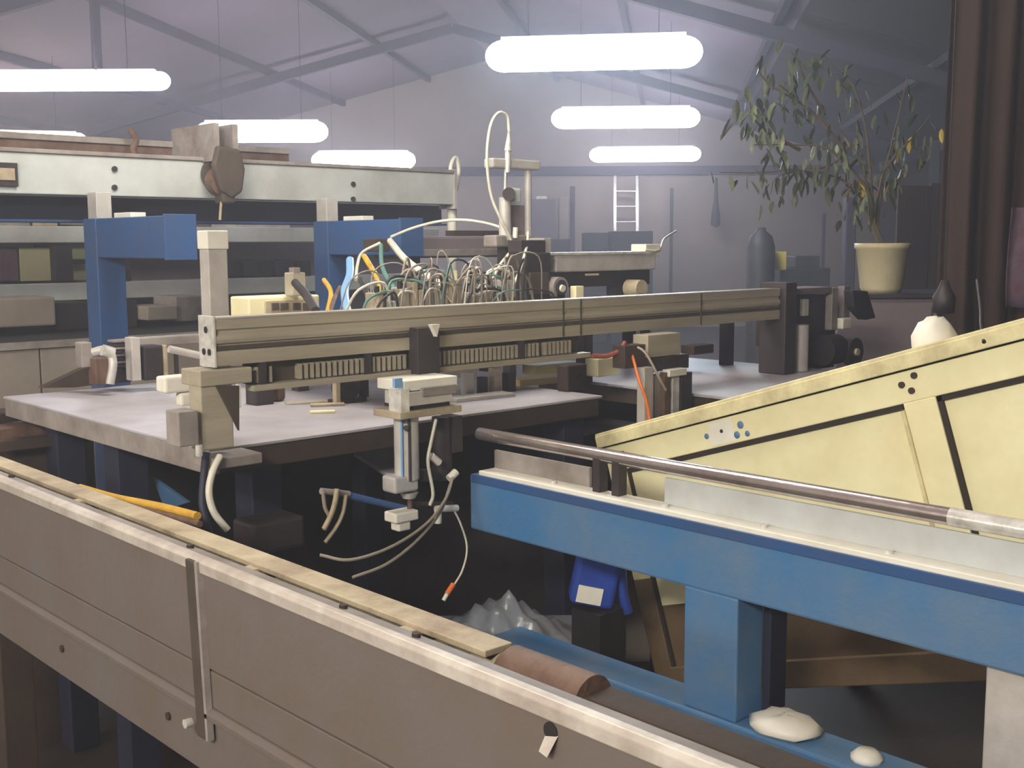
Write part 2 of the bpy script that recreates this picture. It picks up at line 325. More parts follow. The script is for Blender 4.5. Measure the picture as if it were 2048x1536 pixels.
put('bar', MB().cyl((1.97, .25, 1.105), (1.97, 2.24, 1.105), .0165, seg=24), M['chrome'], t)
put('wear_sleeve', MB().cyl((1.97, .55, 1.105), (1.97, .95, 1.105), .0172, seg=24), M['silver'], t, label='brighter worn stretch of the tube')
a = PX(1545, 1482, 1.96)
mb = MB(); mb.lathe((1.97, 1.24, .59), [(.0, .0), (.05, .0), (.062, .012), (.05, .028), (.03, .036), (0, .038)], 14)
for v in mb.v: v.x += random.uniform(-.004, .004); v.y = 1.29+(v.y-1.24)*1.3+random.uniform(-.006, .006); v.z += random.uniform(-.002, .004)
one('plastic_rag', mb, M['white'], 'crumpled white rag on the lower blue rail beside the blue leg', 'rag')
mb = MB(); mb.lathe((1.97, 1.10, .59), [(0, 0), (.03, 0), (.032, .01), (.02, .022), (0, .024)], 12); one('rag_scrap', mb, M['white'], 'small white scrap on the lower blue rail near the bottom edge', 'rag')

# ---------------------------------------------------------------- cream machine cover, tilted
t = E('machine_cover', (2.42, 1.6, 0), 'large cream enamelled machine cover leaning up to the right behind the guide tube', 'cover')
ang = math.radians(17.8)
u = Vector((0, -math.cos(ang), math.sin(ang))); v = Vector((0, -math.sin(ang), -math.cos(ang))); nx = Vector((1, 0, 0))
o0 = Vector((2.43, 2.235, 1.04))
CM = Matrix(((nx.x, u.x, v.x, o0.x), (nx.y, u.y, v.y, o0.y), (nx.z, u.z, v.z, o0.z), (0, 0, 0, 1)))
def cbox(*a): m_ = MB(); m_.M = CM; m_.box(*a); return m_
LU = 2.2
put('top_flange', cbox(-.02, .20, -.0, LU, -.012, 0), M['creamrim'], t, .003)
put('flange_lip', cbox(-.022, -.016, 0, LU, -.004, .030), M['creamrim'], t, .002)
put('upper_frame', cbox(-.006, .03, 0.01, LU, .033, .105), M['cream'], t, .003)
put('flange_gap', cbox(.004, .02, 0, LU, .028, .036), M['seal'], t)
put('left_frame', cbox(-.006, .03, 0.01, .075, .10, .42), M['creamrim'], t, .003)
put('left_frame', cbox(-.006, .03, 0.01, .075, .42, .74), M['shaded_cream'], t, .003, 'lower stretch of the frame, beam shade painted in brown')
put('bottom_frame', cbox(-.006, .03, 0.07, LU, .67, .74), M['shaded_cream'], t, .003)  # brown is painted shade on the same enamelled frame
put('mullion', cbox(-.006, .03, .955, 1.035, .104, .672), M['cream'], t, .003)
put('mullion_lip', cbox(-.012, .0, .948, .957, .12, .672), M['creamrim'], t, .001)
put('seal_strip', cbox(-.001, .012, .075, .95, .104, .117), M['seal'], t)
put('seal_strip', cbox(-.001, .012, 1.035, LU, .104, .117), M['seal'], t)
put('seal_strip', cbox(-.001, .012, 1.035, 1.047, .104, .672), M['seal'], t)
put('seal_strip', cbox(-.001, .012, .075, .083, .117, .672), M['seal'], t)
put('inner_panel', cbox(.008, .016, .07, .955, .10, .50), M['cream'], t)
put('inner_panel', cbox(.008, .016, 1.035, LU, .10, .50), M['cream'], t)
put('shaded_lower_panel', cbox(.010, .018, .07, LU, .50, .675), M['shaded_cream'], t, label='lower part of the cover panel, beam shade painted in brown')
for a_, b_ in ((.965, .062), (1.0, .048), (.985, .080)):
    m_ = MB(); m_.M = CM; m_.cyl((-.006, a_, b_), (-.011, a_, b_), .0075, seg=12); put('bolt', m_, M['darkbar'], t)
m_ = MB(); m_.M = CM; m_.cyl((-.006, .08, .06), (-.010, .08, .06), .007, seg=12); put('bolt', m_, M['darkbar'], t)
st = put('sticker', cbox(-.0068, -.006, .395, .475, .040, .098), M['white'], t)
m_ = MB(); m_.M = CM; m_.cyl((-.0068, .437, .066), (-.008, .437, .066), .005, seg=10); put('sticker_dot', m_, M['navy'], st)
for (a_, b_, r_) in ((.385, .070, .008), (.482, .085, .010), (.50, .062, .0105), (.515, .088, .008)):
    m_ = MB(); m_.M = CM; m_.lathe((-.0062, a_, b_), [(r_, 0), (r_*.9, -.0008), (.0001, -.001)], 10, Vector((1, 0, 0)))
    for k in range(len(m_.v)): pass
    put('blue_paint_mark', m_, M['blue'], t)
put('support_leg', MB().box(2.47, 2.52, 1.95, 2.0, 0, .62), M['darkbar'], t)
put('support_leg', MB().box(2.47, 2.52, .9, .95, 0, .85), M['darkbar'], t)
q = P(1885, 662, 2.66)
mb = MB(); mb.lathe((2.505, q.y, q.z-.062), [(0, 0), (.035, .002), (.05, .03), (.05, .055), (.036, .082), (.018, .094), (0, .097)], 12)
for vv in mb.v: vv += Vector([random.uniform(-.005, .005) for _ in range(3)])
one('plastic_bag', mb, M['white'], 'crumpled translucent white bag resting on the cover\'s top edge', 'bag')
one('cord', MB().tube([P(1955, 560, 2.62), P(1962, 620, 2.56), P(1963, 650, 2.51), PX(1968, 684, 2.405)], .0045), M['darkcable'], 'dark cord draped over the top edge of the cream cover', 'cord')

# ---------------------------------------------------------------- steel table
TZ = 1.13
t = E('steel_table', (1.9, 3.0, 0), 'wide dusty steel table under the gantry', 'table')
put('table_top', MB().box(1.275, 2.62, 2.40, 3.72, TZ-.008, TZ), M['table'], t, .002)
put('side_apron', MB().box(1.277, 1.305, 2.405, 3.715, TZ-.062, TZ-.008), M['tabedge'], t, .003)
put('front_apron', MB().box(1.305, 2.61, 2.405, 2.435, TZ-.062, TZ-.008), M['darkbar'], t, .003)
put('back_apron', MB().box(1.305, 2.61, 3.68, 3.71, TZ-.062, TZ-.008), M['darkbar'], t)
for x, y in ((1.32, 3.0), (1.5, 2.6), (2.5, 2.45), (1.35, 3.5), (2.5, 3.5)):
    put('leg', MB().box(x, x+.09, y, y+.09, 0, TZ-.062), M['navy'], t, .004)
put('stretcher', MB().box(1.36, 1.40, 2.6, 3.5, .75, .80), M['navy'], t)
put('back_shade_sheet', MB().box(1.62, 2.61, 3.66, 3.68, .04, TZ-.062), M['black'], t)  # added black sheet standing in for the deep shade under the table
put('end_shade_sheet', MB().box(2.59, 2.61, 2.6, 3.66, .04, TZ-.062), M['black'], t)  # second added black sheet, shade at the table's right end
t = E('side_table', (3.15, 2.5, 0), 'pale flat-topped steel bench beyond the orange wire', 'table')
put('table_top', MB().box(2.86, 3.75, 2.07, 2.95, TZ-.01, TZ), M['table'], t, .002)
put('apron', MB().box(2.87, 3.74, 2.08, 2.94, TZ-.06, TZ-.01), M['darkbar'], t)
put('back_shade_sheet', MB().box(2.88, 3.73, 2.91, 2.93, .04, TZ-.06), M['black'], t)  # added black sheet standing in for shade beneath the bench
for x, y in ((2.9, 2.1), (3.66, 2.1), (2.9, 2.83), (3.66, 2.83)): put('leg', MB().box(x, x+.06, y, y+.06, 0, TZ-.06), M['darkbar'], t)
a = PZ(1140, 815, .95); b = PZ(1290, 830, .95)
t = E('low_shelf', (a.x, a.y, .0), 'dull grey low shelf below the steel table, left of the upright stand', 'shelf')
put('shelf_board', MB().box(a.x-.1, min(b.x+.12, 2.85), b.y-.1, a.y+.15, .935, .95), M['table'], t, .002)
for x in (a.x-.08, 2.78): put('leg', MB().box(x, x+.04, a.y, a.y+.04, 0, .935), M['navy'], t)

# ---------------------------------------------------------------- gantry
t = E('gantry', (1.26, 2.33, 1.1), 'long grooved aluminium gantry bar spanning the middle of the scene', 'gantry')
GX0, GX1, GY, GZ0, GZ1 = 1.262, PY(1560, 600, 2.335).x, 2.335, 1.33, 1.438
prof = [(GY, GZ0), (GY, GZ0+.030), (GY+.006, GZ0+.034), (GY+.006, GZ0+.047), (GY, GZ0+.05), (GY-.002, GZ0+.058), (GY, GZ0+.066), (GY+.006, GZ0+.070), (GY+.006, GZ0+.078), (GY, GZ0+.082),
        (GY, GZ1-.004), (GY+.004, GZ1), (GY+.062, GZ1), (GY+.066, GZ1-.004), (GY+.066, GZ0)]
put('profile_bar', MB().prism(prof, 'x', GX0+.006, GX1), M['profile'], t)
put('groove_liner', MB().box(GX0+.01, GX1-.01, GY+.001, GY+.0065, GZ0+.034, GZ0+.044), M['groove'], t)
put('top_lip', MB().box(GX0+.006, GX1, GY-.001, GY+.004, GZ1-.003, GZ1+.001), M['alu'], t)
ep = put('end_plate', MB().box(GX0, GX0+.006, GY-.002, GY+.068, GZ0-.004, GZ1+.004), M['silver'], t, .001)
for y_, z_ in ((GY+.02, GZ0+.03), (GY+.045, GZ0+.03), (GY+.033, GZ0+.08)): put('slot', MB().cyl((GX0-.001, y_, z_), (GX0+.001, y_, z_), .008, seg=12), M['black'], ep)
for px in (1125, 1160, 1400):
    q = PY(px, 660, GY); put('joint', MB().box(q.x, q.x+.004, GY-.003, GY, GZ0+.002, GZ1-.002), M['groove'], t)
# toothed rack below the bar
x0 = PY(505, 745, GY).x; x1 = PY(1170, 700, GY).x
rk = put('rack_back', MB().box(x0, x1, GY+.03, GY+.045, GZ0-.052, GZ0), M['groove'], t)
put('lower_rail', MB().box(x0, x1+.02, GY-.005, GY+.03, GZ0-.066, GZ0-.052), M['profile'], t, .001)
tm = MB().box(-.0035, .0035, 0, .022, -.049, -.012); tm_me = mesh('tooth', tm, M['profile']); n = int((x1-x0-.05)/.0165)
for k in range(n):
    if k in (3, 4, 5, 6) or k % 29 == 27: continue
    o = bpy.data.objects.new('tooth', tm_me); C.objects.link(o); o.parent = t
    o.location = Vector((x0+.02+k*.0165, GY+.008, GZ0)) - t.location
for px in (520, 732, 1040):
    q = PY(px, 745, GY); put('hanger_bracket', MB().box(q.x, q.x+.016, GY-.002, GY+.03, GZ0-.066, GZ0), M['dark'], t)
# left leg and foot
put('bracket', MB().fy(400, 738, 505, 770, GY-.01, .09), M['profile'], t, .003)
mb = MB(); a = PY(402, 770, GY-.005); b = PY(472, 893, GY-.005); c = PY(432, 772, GY-.005)
mb.box(a.x-.002, b.x-.004, GY-.005, GY+.05, b.z, a.z); put('leg', mb, M['profile'], t, .003)
mb = MB(); q1 = PY(433, 772, GY-.012); q2 = PY(474, 772, GY-.012); q3 = PY(474, 862, GY-.012)
mb.prism([(q1.x, q1.z), (q2.x+.006, q2.z), (q3.x+.006, q3.z)], 'y', GY-.012, GY-.004); put('gusset', mb, M['groove'], t)
q = PY(384, 870, GY+.03)
put('foot_block', MB().fy(357, 822, 398, 893, GY-.02, .06), M['tabedge'], t, .003)
put('foot_plate', MB().box(1.235, 1.36, GY-.03, GY+.064, 1.10, 1.125), M['tabedge'], t, .003)
put('clamp_bolt', MB().cyl(PY(398, 890, GY-.035), PY(398, 912, GY-.035), .008, seg=10), M['silver'], t)
# right end support
q = PY(1562, 600, GY)
put('end_support', MB().box(q.x, q.x+.07, GY-.02, GY+.09, 1.131, GZ1+.02), M['dark'], t, .003)
put('end_column', MB().cyl((q.x+.16, GY+.02, 1.131), (q.x+.16, GY+.02, 1.30), .03, seg=16), M['alu'], t)
# standing square post behind the bar's left end
t = E('square_post', (1.36, 2.56, TZ), 'pale grey square post with a white cap standing behind the gantry bar\'s left end', 'post')
sx = PY(457, 560, 2.53).x
put('tube', MB().box(sx-.052, sx, 2.53, 2.575, TZ, 1.59), M['alu'], t, .003)
put('cap', MB().box(sx-.055, sx+.003, 2.527, 2.578, 1.59, 1.635), M['white'], t, .003)
mb = MB(); mb.fy(330, 752, 398, 785, 2.55, .05); mb.fy(362, 785, 398, 812, 2.55, .03)
one('white_bracket', mb, M['white'], 'white plastic angle bracket on the table beside the gantry leg', 'bracket', bev=.006)

# ---------------------------------------------------------------- pneumatic lifting unit on the gantry
YC = 2.23
t = E('lifting_cylinder', PY(860, 990, YC), 'twin pneumatic cylinder unit hanging from the gantry in the centre', 'cylinder')
def pf(name, x0, y0, x1, y1, m, Y=YC, th=.06, bev=.002, label=None, par=None): return put(name, MB().fy(x0, y0, x1, y1, Y, th), m, par or t, bev, label)
pf('carrier_arm', 836, 655, 880, 760, M['dark'], 2.30, .04)
q = PY(868, 655, 2.29); mb = MB(); mb.prism([(q.x-.012, q.z+.008), (q.x+.016, q.z+.008), (q.x+.006, q.z-.024)], 'y', 2.285, 2.30); put('paper_tag', mb, M['white'], t)
pf('top_cap', 808, 757, 915, 778, M['white'], 2.21, .11)
pf('head_plate', 846, 772, 914, 790, M['tabedge'], 2.20, .1)
pf('head_block', 818, 780, 905, 808, M['alu'], 2.205, .1)
pf('gap_block', 828, 806, 900, 820, M['black'], 2.215, .08)
pf('mid_plate', 800, 818, 924, 832, M['strip'], 2.20, .11)
pf('corner_block', 802, 778, 820, 835, M['silver'], 2.205, .05)
a = PY(822, 832, YC); b = PY(822, 960, YC)
put('cylinder_barrel', MB().cyl((a.x, YC+.02, b.z), (a.x, YC+.02, a.z), .031, seg=28), M['alu'], t)
put('tie_rod', MB().cyl((a.x-.030, YC+.0, b.z-.0), (a.x-.030, YC+.0, a.z), .0032), M['sky_hose'], t, label='thin light blue air line beside the barrel')
put('tie_rod', MB().cyl((a.x-.014, YC-.010, b.z), (a.x-.014, YC-.010, a.z), .0035), M['dark'], t)
put('port_screw', MB().cyl(PY(812, 856, YC-.014), PY(812, 856, YC+.004), .007), M['black'], t)
pf('barrel_foot', 790, 952, 838, 985, M['alu'], YC-.005, .055, .006)
put('foot_taper', MB().cyl(PY(818, 996, YC+.02), PY(818, 984, YC+.02), .016, .024, seg=16), M['alu'], t)
put('piston_rod', MB().cyl(PY(820, 1028, YC+.02), PY(820, 990, YC+.02), .007, seg=12), M['rust'], t)
pf('rod_clamp', 792, 1024, 838, 1044, M['white'], YC-.005, .05, .004)
pf('rod_nut', 798, 1040, 822, 1062, M['white'], YC, .035, .004)
a = PY(893, 835, YC+.04); b = PY(893, 960, YC+.04)
put('cylinder_barrel', MB().cyl((a.x, YC+.06, b.z), (a.x, YC+.06, a.z), .026, seg=24), M['dark'], t, label='darker right-hand barrel')
pf('guide_block', 905, 832, 926, 905, M['dark'], YC+.03, .05)
pf('valve_body', 852, 940, 874, 962, M['black'], YC, .03)
put('fitting', MB().cyl(PY(862, 912, YC), PY(878, 925, YC), .010, seg=12), M['white'], t)
put('fitting', MB().cyl(PY(898, 958, YC+.02), PY(912, 944, YC+.02), .011, seg=12), M['white'], t)
put('fitting', MB().cyl(PY(876, 1020, YC+.02), PY(876, 1046, YC+.02), .010, seg=12), M['white'], t)
put('fitting', MB().cyl(PY(872, 1018, YC+.02), PY(914, 1016, YC+.02), .009, seg=12), M['white'], t)
put('cross_bar', MB().cyl(PY(818, 1008, YC+.03), PY(905, 1008, YC+.03), .006, seg=8), M['dark'], t)
put('clip', MB().fy(805, 757, 790, 776, 2.21, .01), M['sky_hose'], t)
def hose(pts, r, m, label, cat='hose', group=None, name='air_hose'): return one(name, MB().tube(pts, r), m, label, cat, group)
hose([PY(872, 838, YC-.01), PY(862, 885, YC-.01), PY(856, 925, YC-.012), PY(866, 985, YC-.01), PY(860, 1010, YC)], .0045, M['hose'], 'thin milky hose looping down between the two cylinder barrels')
hose([PY(906, 955, YC), PY(890, 1000, YC-.02), PY(850, 1050, YC-.04), PY(780, 1095, YC-.06), PY(700, 1120, YC-.05), PY(640, 1110, YC)], .004, M['cable'], 'grey cable sagging from the lifting cylinder to the left gripper', 'cable', name='cable')
hose([PY(902, 965, YC), PY(880, 1025, YC-.02), PY(830, 1085, YC-.04), PY(770, 1130, YC-.06), PY(705, 1155, YC-.05)], .004, M['cable'], 'lowest grey cable hanging in an arc below the lifting cylinder', 'cable', name='cable')
t = E('dangling_wire', PY(915, 1100, YC), 'thin yellowish wire with an orange tip hanging below the lifting cylinder', 'wire')
put('strand', MB().tube([PY(905, 1015, YC+.02), PY(922, 1050, YC+.01), PY(934, 1095, YC), PY(925, 1140, YC-.01), PY(905, 1175, YC-.02)], .0028), M['hose'], t)
put('orange_tip', MB().tube([PY(907, 1168, YC-.02), PY(894, 1188, YC-.02)], .007), M['orange'], t)
put('bare_end', MB().tube([PY(894, 1188, YC-.02), PY(887, 1201, YC-.02)], .0055), M['white'], t)
# left gripper
t = E('gripper', PY(668, 1000, 2.35), 'small metal gripper with curved fingers on a blue bar, left of the lifting cylinder', 'gripper')
put('cross_bar', MB().cyl(PY(642, 982, 2.35), PY(698, 988, 2.35), .008), M['tabedge'], t)
put('blue_bar', MB().cyl(PY(694, 990, 2.36), PY(812, 1018, 2.30), .009), M['blue2'], t)
put('finger', MB().tube([PY(646, 985, 2.34), PY(650, 1015, 2.34), PY(658, 1035, 2.34), PY(648, 1060, 2.34)], .005), M['cable'], t)
put('finger', MB().tube([PY(674, 978, 2.33), PY(670, 1005, 2.33), PY(662, 1030, 2.33), PY(648, 1058, 2.33)], .007), M['strip'], t)
put('finger', MB().tube([PY(692, 990, 2.34), PY(686, 1025, 2.34), PY(672, 1055, 2.34), PY(650, 1085, 2.34)], .005), M['strip'], t)
a = PZ(735, 900, .98); b = PZ(790, 935, .98)
mb = MB(); q = [PZ(708, 905, .98), PZ(750, 885, .98), PZ(815, 885, .98), PZ(815, 950, .98), PZ(770, 945, .98)]
mb.prism([(p.x, p.y) for p in q[::-1]], 'z', .968, .98); one('pale_tray', mb, M['table'], 'pale rounded tray end behind the lifting cylinder', 'tray', bev=.003)
# hoses under the gantry foot
hose([PY(440, 912, 2.3), PY(425, 945, 2.28), PY(418, 985, 2.27), PY(428, 1025, 2.26), PY(455, 1060, 2.25)], .008, M['hose'], 'milky hose hanging below the gantry\'s left foot')
hose([PY(412, 905, 2.32), PY(408, 950, 2.32), PY(405, 1010, 2.3), PY(418, 1065, 2.28)], .009, M['navy'], 'dark blue hose hanging below the gantry\'s left foot')
q = PX(300, 1000, 1.12)
mb = MB(); mb.tube([PX(160, 975, 1.1), PX(230, 995, 1.1), PX(320, 1013, 1.1), PX(395, 1032, 1.1)], .009); one('yellow_hose', mb, M['yellow'], 'yellow hose lying along the inner side of the near conveyor', 'hose')
mb = MB(); mb.tube([PX(180, 990, 1.09), PX(300, 1022, 1.09), PX(400, 1048, 1.09)], .007); one('brown_cable', mb, M['rust'], 'brown cable running below the yellow hose', 'cable')
a = PY(505, 1050, 2.4); b = PY(612, 1092, 2.4)
mb = MB().box(a.x, b.x, 2.40, 2.5, b.z, a.z); one('grey_box', mb, M['dark'], 'dull grey metal box in the dark under the table', 'box', bev=.01)
mb = MB(); mb.prism([(PX(305, 955, 1.45).y, PX(305, 955, 1.45).z), (PX(375, 1005, 1.45).y, PX(375, 1005, 1.45).z), (PX(330, 1020, 1.45).y, PX(330, 1020, 1.45).z)], 'x', 1.45, 1.46)
one('blue_wedge', mb, M['blue'], 'small bright blue wedge plate under the table', 'plate')

# ---------------------------------------------------------------- things on the table, under the bar
def blk(name, x0, y0, x1, y1, Y, th, m, label, cat, bev=.003, group=None):
    mb_ = MB(); mb_.fy(x0, y0, x1, y1, Y, th)
    return one(name, mb_, m, label, cat, group, bev)
def onz(name, px, py, w_, d_, h_, m, label, cat, rot=0, z=TZ, bev=.002):
    p = PZ(px, py, z); mb_ = MB(); mb_.M = Matrix.Translation(p) @ Matrix.Rotation(rot, 4, 'Z'); mb_.box(-w_/2, w_/2, -d_/2, d_/2, 0, h_)
    return one(name, mb_, m, label, cat, bev=bev)
t = E('pillow_bearing', PZ(700, 806, TZ), 'round dark bearing on the table below the toothed rack', 'bearing')
c = PZ(702, 806, TZ)
put('foot', MB().box(c.x-.05, c.x+.06, c.y, c.y+.05, TZ, TZ+.012), M['dark'], t, .002)
put('ring', MB().cyl((c.x, c.y+.005, TZ+.048), (c.x, c.y+.045, TZ+.048), .04, seg=24), M['dark'], t, .004)
put('hub', MB().cyl((c.x, c.y-.004, TZ+.05), (c.x, c.y+.01, TZ+.05), .016, seg=16), M['black'], t)
put('side_clamp', MB().box(c.x+.05, c.x+.066, c.y, c.y+.03, TZ+.012, TZ+.085), M['black'], t)
put('side_clamp', MB().box(c.x-.058, c.x-.044, c.y-.01, c.y+.01, TZ, TZ+.075), M['strip'], t)
onz('flat_bar', 655, 812, .10, .03, .008, M['strip'], 'cream flat bar lying left of the dark bearing', 'bar', -.5)
onz('flat_bar', 625, 806, .16, .04, .006, M['profile'], 'dull flat bar lying behind the cream bar', 'bar', -.4)
onz('cream_wedge', 645, 826, .07, .025, .007, M['cream'], 'short cream offcut nearest the table\'s front edge', 'offcut', -.6)
onz('dark_block', 520, 808, .06, .06, .07, M['dark'], 'dark block on the table just right of the gantry leg', 'block')
onz('round_knob', 555, 802, .04, .04, .055, M['rust'], 'brown knob block next to the dark block', 'block', .3, bev=.012)
onz('thin_standoff', 478, 815, .012, .012, .09, M['alu'], 'thin pale standoff beside the gantry leg', 'standoff')
for i, (px, h_, w_) in enumerate(((935, .075, .03), (965, .055, .022), (990, .08, .03), (1018, .06, .035))):
    onz('clamp_block', px, 792-(px-935)*.12, w_, .03, h_, M[('alu', 'dark', 'profile', 'dark')[i]], ('pale clamp block on the table just right of the lifting cylinder', 'slim dark clamp block second from the lifting cylinder', 'tallest clamp block third from the lifting cylinder', 'wide dark clamp block at the right end of its row')[i], 'block')
onz('wide_plate', 960, 797, .22, .07, .012, M['alu'], 'pale plate lying under the row of clamp blocks', 'plate', -.1)
onz('cream_board', 1085, 765, .26, .10, .022, M['wood'], 'pale wooden board lying on the table, larger of two', 'board', -.15)
onz('cream_board', 1105, 745, .22, .08, .035, M['wood'], 'pale wooden board behind the larger one', 'board', -.1)
t = E('bearing_block', PZ(1155, 780, TZ), 'square brown bearing block standing at the table\'s right end', 'bearing')
c = PZ(1155, 782, TZ); put('body', MB().box(c.x-.045, c.x+.045, c.y, c.y+.05, TZ, TZ+.085), M['darkbar'], t, .005)
put('bore', MB().cyl((c.x+.01, c.y-.002, TZ+.045), (c.x+.01, c.y+.01, TZ+.045), .012, seg=16), M['black'], t)
blk('white_carton', 1196, 716, 1240, 752, 2.6, .06, M['cream'], 'small white carton below the gantry, left of the orange wire', 'carton')
# left-rear mechanisms at the table's back edge
t = E('feed_mechanism', PY(225, 760, 3.55), 'oily feed mechanism with pipes at the left back edge of the table', 'mechanism')
def pg(name, *a, m, th=.05, Y=3.55, bev=.003): return put(name, MB().fy(*a, Y, th), m, t, bev)
pg('side_plate', 163, 685, 185, 735, m=M['tabedge'], Y=3.6)
put('elbow_pipe', MB().tube([PY(185, 705, 3.55), PY(215, 700, 3.52), PY(226, 725, 3.5), PY(220, 768, 3.5)], .014), M['alu'], t)
put('gland', MB().cyl(PY(205, 700, 3.5), PY(226, 706, 3.5), .018), M['silver'], t)
pg('gear_case', 192, 716, 222, 770, m=M['rust'], Y=3.56, th=.06)
for k in range(8): put('leaf_spring', MB().fy(228, 680+k*7, 262, 684+k*7, 3.56, .05), M['dark'] if k % 2 else M['tabedge'], t)
pg('spring_post', 228, 735, 264, 765, m=M['dark'], Y=3.58)
pg('guide_bar', 264, 675, 282, 762, m=M['alu'], Y=3.5)
pg('black_motor', 288, 692, 332, 760, m=M['black'], Y=3.5, th=.08, bev=.006)
pg('motor_flange', 329, 690, 336, 752, m=M['strip'], Y=3.49, th=.02)
pg('cover_frame', 280, 672, 410, 690, m=M['tabedge'], Y=3.62)
put('cover_rail', MB().cyl(PY(338, 698, 3.4), PY(405, 712, 3.4), .012), M['alu'], t)
pg('stay', 350, 705, 358, 748, m=M['dark'], Y=3.55, th=.01)
mb = MB(); q = [PY(85, 776, 3.7), PY(165, 738, 3.7), PY(225, 726, 3.7), PY(225, 765, 3.7), PY(150, 775, 3.7)]
mb.prism([(p.x, p.z) for p in q[::-1]], 'y', 3.70, 3.74); one('chute', mb, M['darkbar'], 'dark brown sloping chute behind the table\'s left corner', 'chute')

# ---------------------------------------------------------------- blue cantilever stands, girders behind
def stand(px, ptop, pend, label):
    q = PY(px, ptop, 4.25); x = q.x; t_ = E('blue_stand', (x, 4.25, 0), label, 'stand')
    put('post', MB().box(x-.055, x+.055, 4.2, 4.31, 0, 1.70), M['blue2'], t_, .004)
    put('arm', MB().box(x-.05, x+.06, pend, 4.2, 1.555, 1.70), M['blue2'], t_, .004)
    put('arm_end_plate', MB().box(x-.054, x+.064, pend-.012, pend, 1.55, 1.705), M['blue2'], t_, .002)
    put('riser', MB().box(x-.03, x+.03, 4.24, 4.32, 1.70, 1.80), M['alu'], t_, .003)
    put('packer', MB().box(x+.0, x+.06, 4.02, 4.16, 1.70, 1.72), M['white'], t_, .003)
    put('base_plate', MB().box(x-.1, x+.1, 4.15, 4.36, 0, .012), M['navy'], t_)
    return t_
stand(213, 560, 3.66, 'left blue cantilever stand, nearer, its arm behind the square post')
stand(665, 540, 3.70, 'right blue cantilever stand, with hoses tied to its arm')
t = E('pale_girder', (2.2, 4.4, 1.78), 'long pale grey girder resting on the two blue stands', 'girder')
put('web', MB().box(.4, 3.66, 4.34, 4.44, 1.79, 1.94), M['girder'], t, .004)
put('top_strip', MB().box(.4, 3.66, 4.33, 4.45, 1.94, 1.955), M['tabedge'], t, .002)
put('end_plate', MB().box(3.66, 3.675, 4.33, 4.45, 1.77, 1.96), M['alu'], t)
for px, py in ((228, 338), (228, 375), (705, 368), (705, 398)):
    q = PY(px, py, 4.34); put('bolt', MB().cyl((q.x, 4.342, q.z), (q.x, 4.33, q.z), .011, seg=8), M['dark'], t)
pl = put('name_plate', MB().fy(-12, 325, 36, 372, 4.325, .016), M['dark'], t, .001)
put('plate_face', MB().fy(-10, 336, 30, 360, 4.32, .006), M['strip'], pl)
t = E('under_girder', (2.2, 4.5, 1.7), 'dark blue girder running directly below the pale one', 'girder')
put('web', MB().box(.4, 3.7, 4.48, 4.56, 1.70, 1.79), M['navy'], t, .003); put('flange', MB().box(.4, 3.7, 4.44, 4.6, 1.69, 1.70), M['blue2'], t, .002)
t = E('cable_tray', (2.0, 4.62, 1.93), 'dark cable tray with a light top edge above the pale girder', 'tray')
put('tray', MB().box(.4, 2.9, 4.6, 4.68, 1.925, 2.01), M['rust'], t, .002); put('top_lip', MB().box(.4, 2.9, 4.59, 4.70, 2.01, 2.035), M['tabedge'], t, .002)
for x_ in (.9, 1.9, 2.8): put('tray_bracket', MB().box(x_, x_+.04, 4.44, 4.68, 1.90, 1.93), M['dark'], t)
q = PY(268, 300, 4.5); put('pipe_clamp', MB().tube([PY(262, 262, 4.55), PY(272, 280, 4.5), PY(266, 300, 4.48), PY(276, 325, 4.45)], .013), M['rust'], t)
t = E('end_pole', (3.72, 4.4, 1.2), 'white upright pole with a looped strap at the pale girder\'s right end', 'pole')
q = PY(903, 470, 4.4)
put('tube', MB().cyl((3.70, 4.40, 1.2), (3.70, 4.40, 1.90), .024), M['white'], t)
put('strap_loop', MB().tube([(3.68, 4.38, 1.86), (3.67, 4.37, 1.97), (3.71, 4.38, 2.02), (3.73, 4.38, 1.96), (3.71, 4.38, 1.86)], .010), M['white'], t)
t = E('pulley_block', PY(452, 345, 4.2), 'grimy pulley block hanging in front of the pale girder', 'pulley')
q = PY(452, 348, 4.25)
put('cheek', MB().prism([(q.x-.05, q.z+.11), (q.x+.055, q.z+.10), (q.x+.075, q.z+.02), (q.x+.06, q.z-.07), (q.x+.01, q.z-.10), (q.x-.04, q.z-.07), (q.x-.072, q.z+.03)], 'y', 4.22, 4.25), M['groove'], t, .012)
put('sheave', MB().cyl((q.x-.01, 4.25, q.z-.03), (q.x-.01, 4.30, q.z-.03), .06, seg=20), M['rust'], t)
put('cheek', MB().cyl((q.x, 4.30, q.z), (q.x, 4.33, q.z), .07, seg=20), M['groove'], t, .006)
put('hook_bar', MB().box(q.x-.055, q.x-.03, 4.24, 4.6, q.z+.05, q.z+.20), M['tabedge'], t); put('hook_bar', MB().box(q.x+.03, q.x+.055, 4.24, 4.6, q.z+.05, q.z+.20), M['tabedge'], t)
put('tongue', MB().box(q.x-.03, q.x+.03, 4.23, 4.3, q.z-.12, q.z-.05), M['groove'], t, .01)
put('pull_cord', MB().tube([PY(446, 385, 4.25), PY(442, 410, 4.25), PY(440, 440, 4.25)], .006), M['strip'], t)

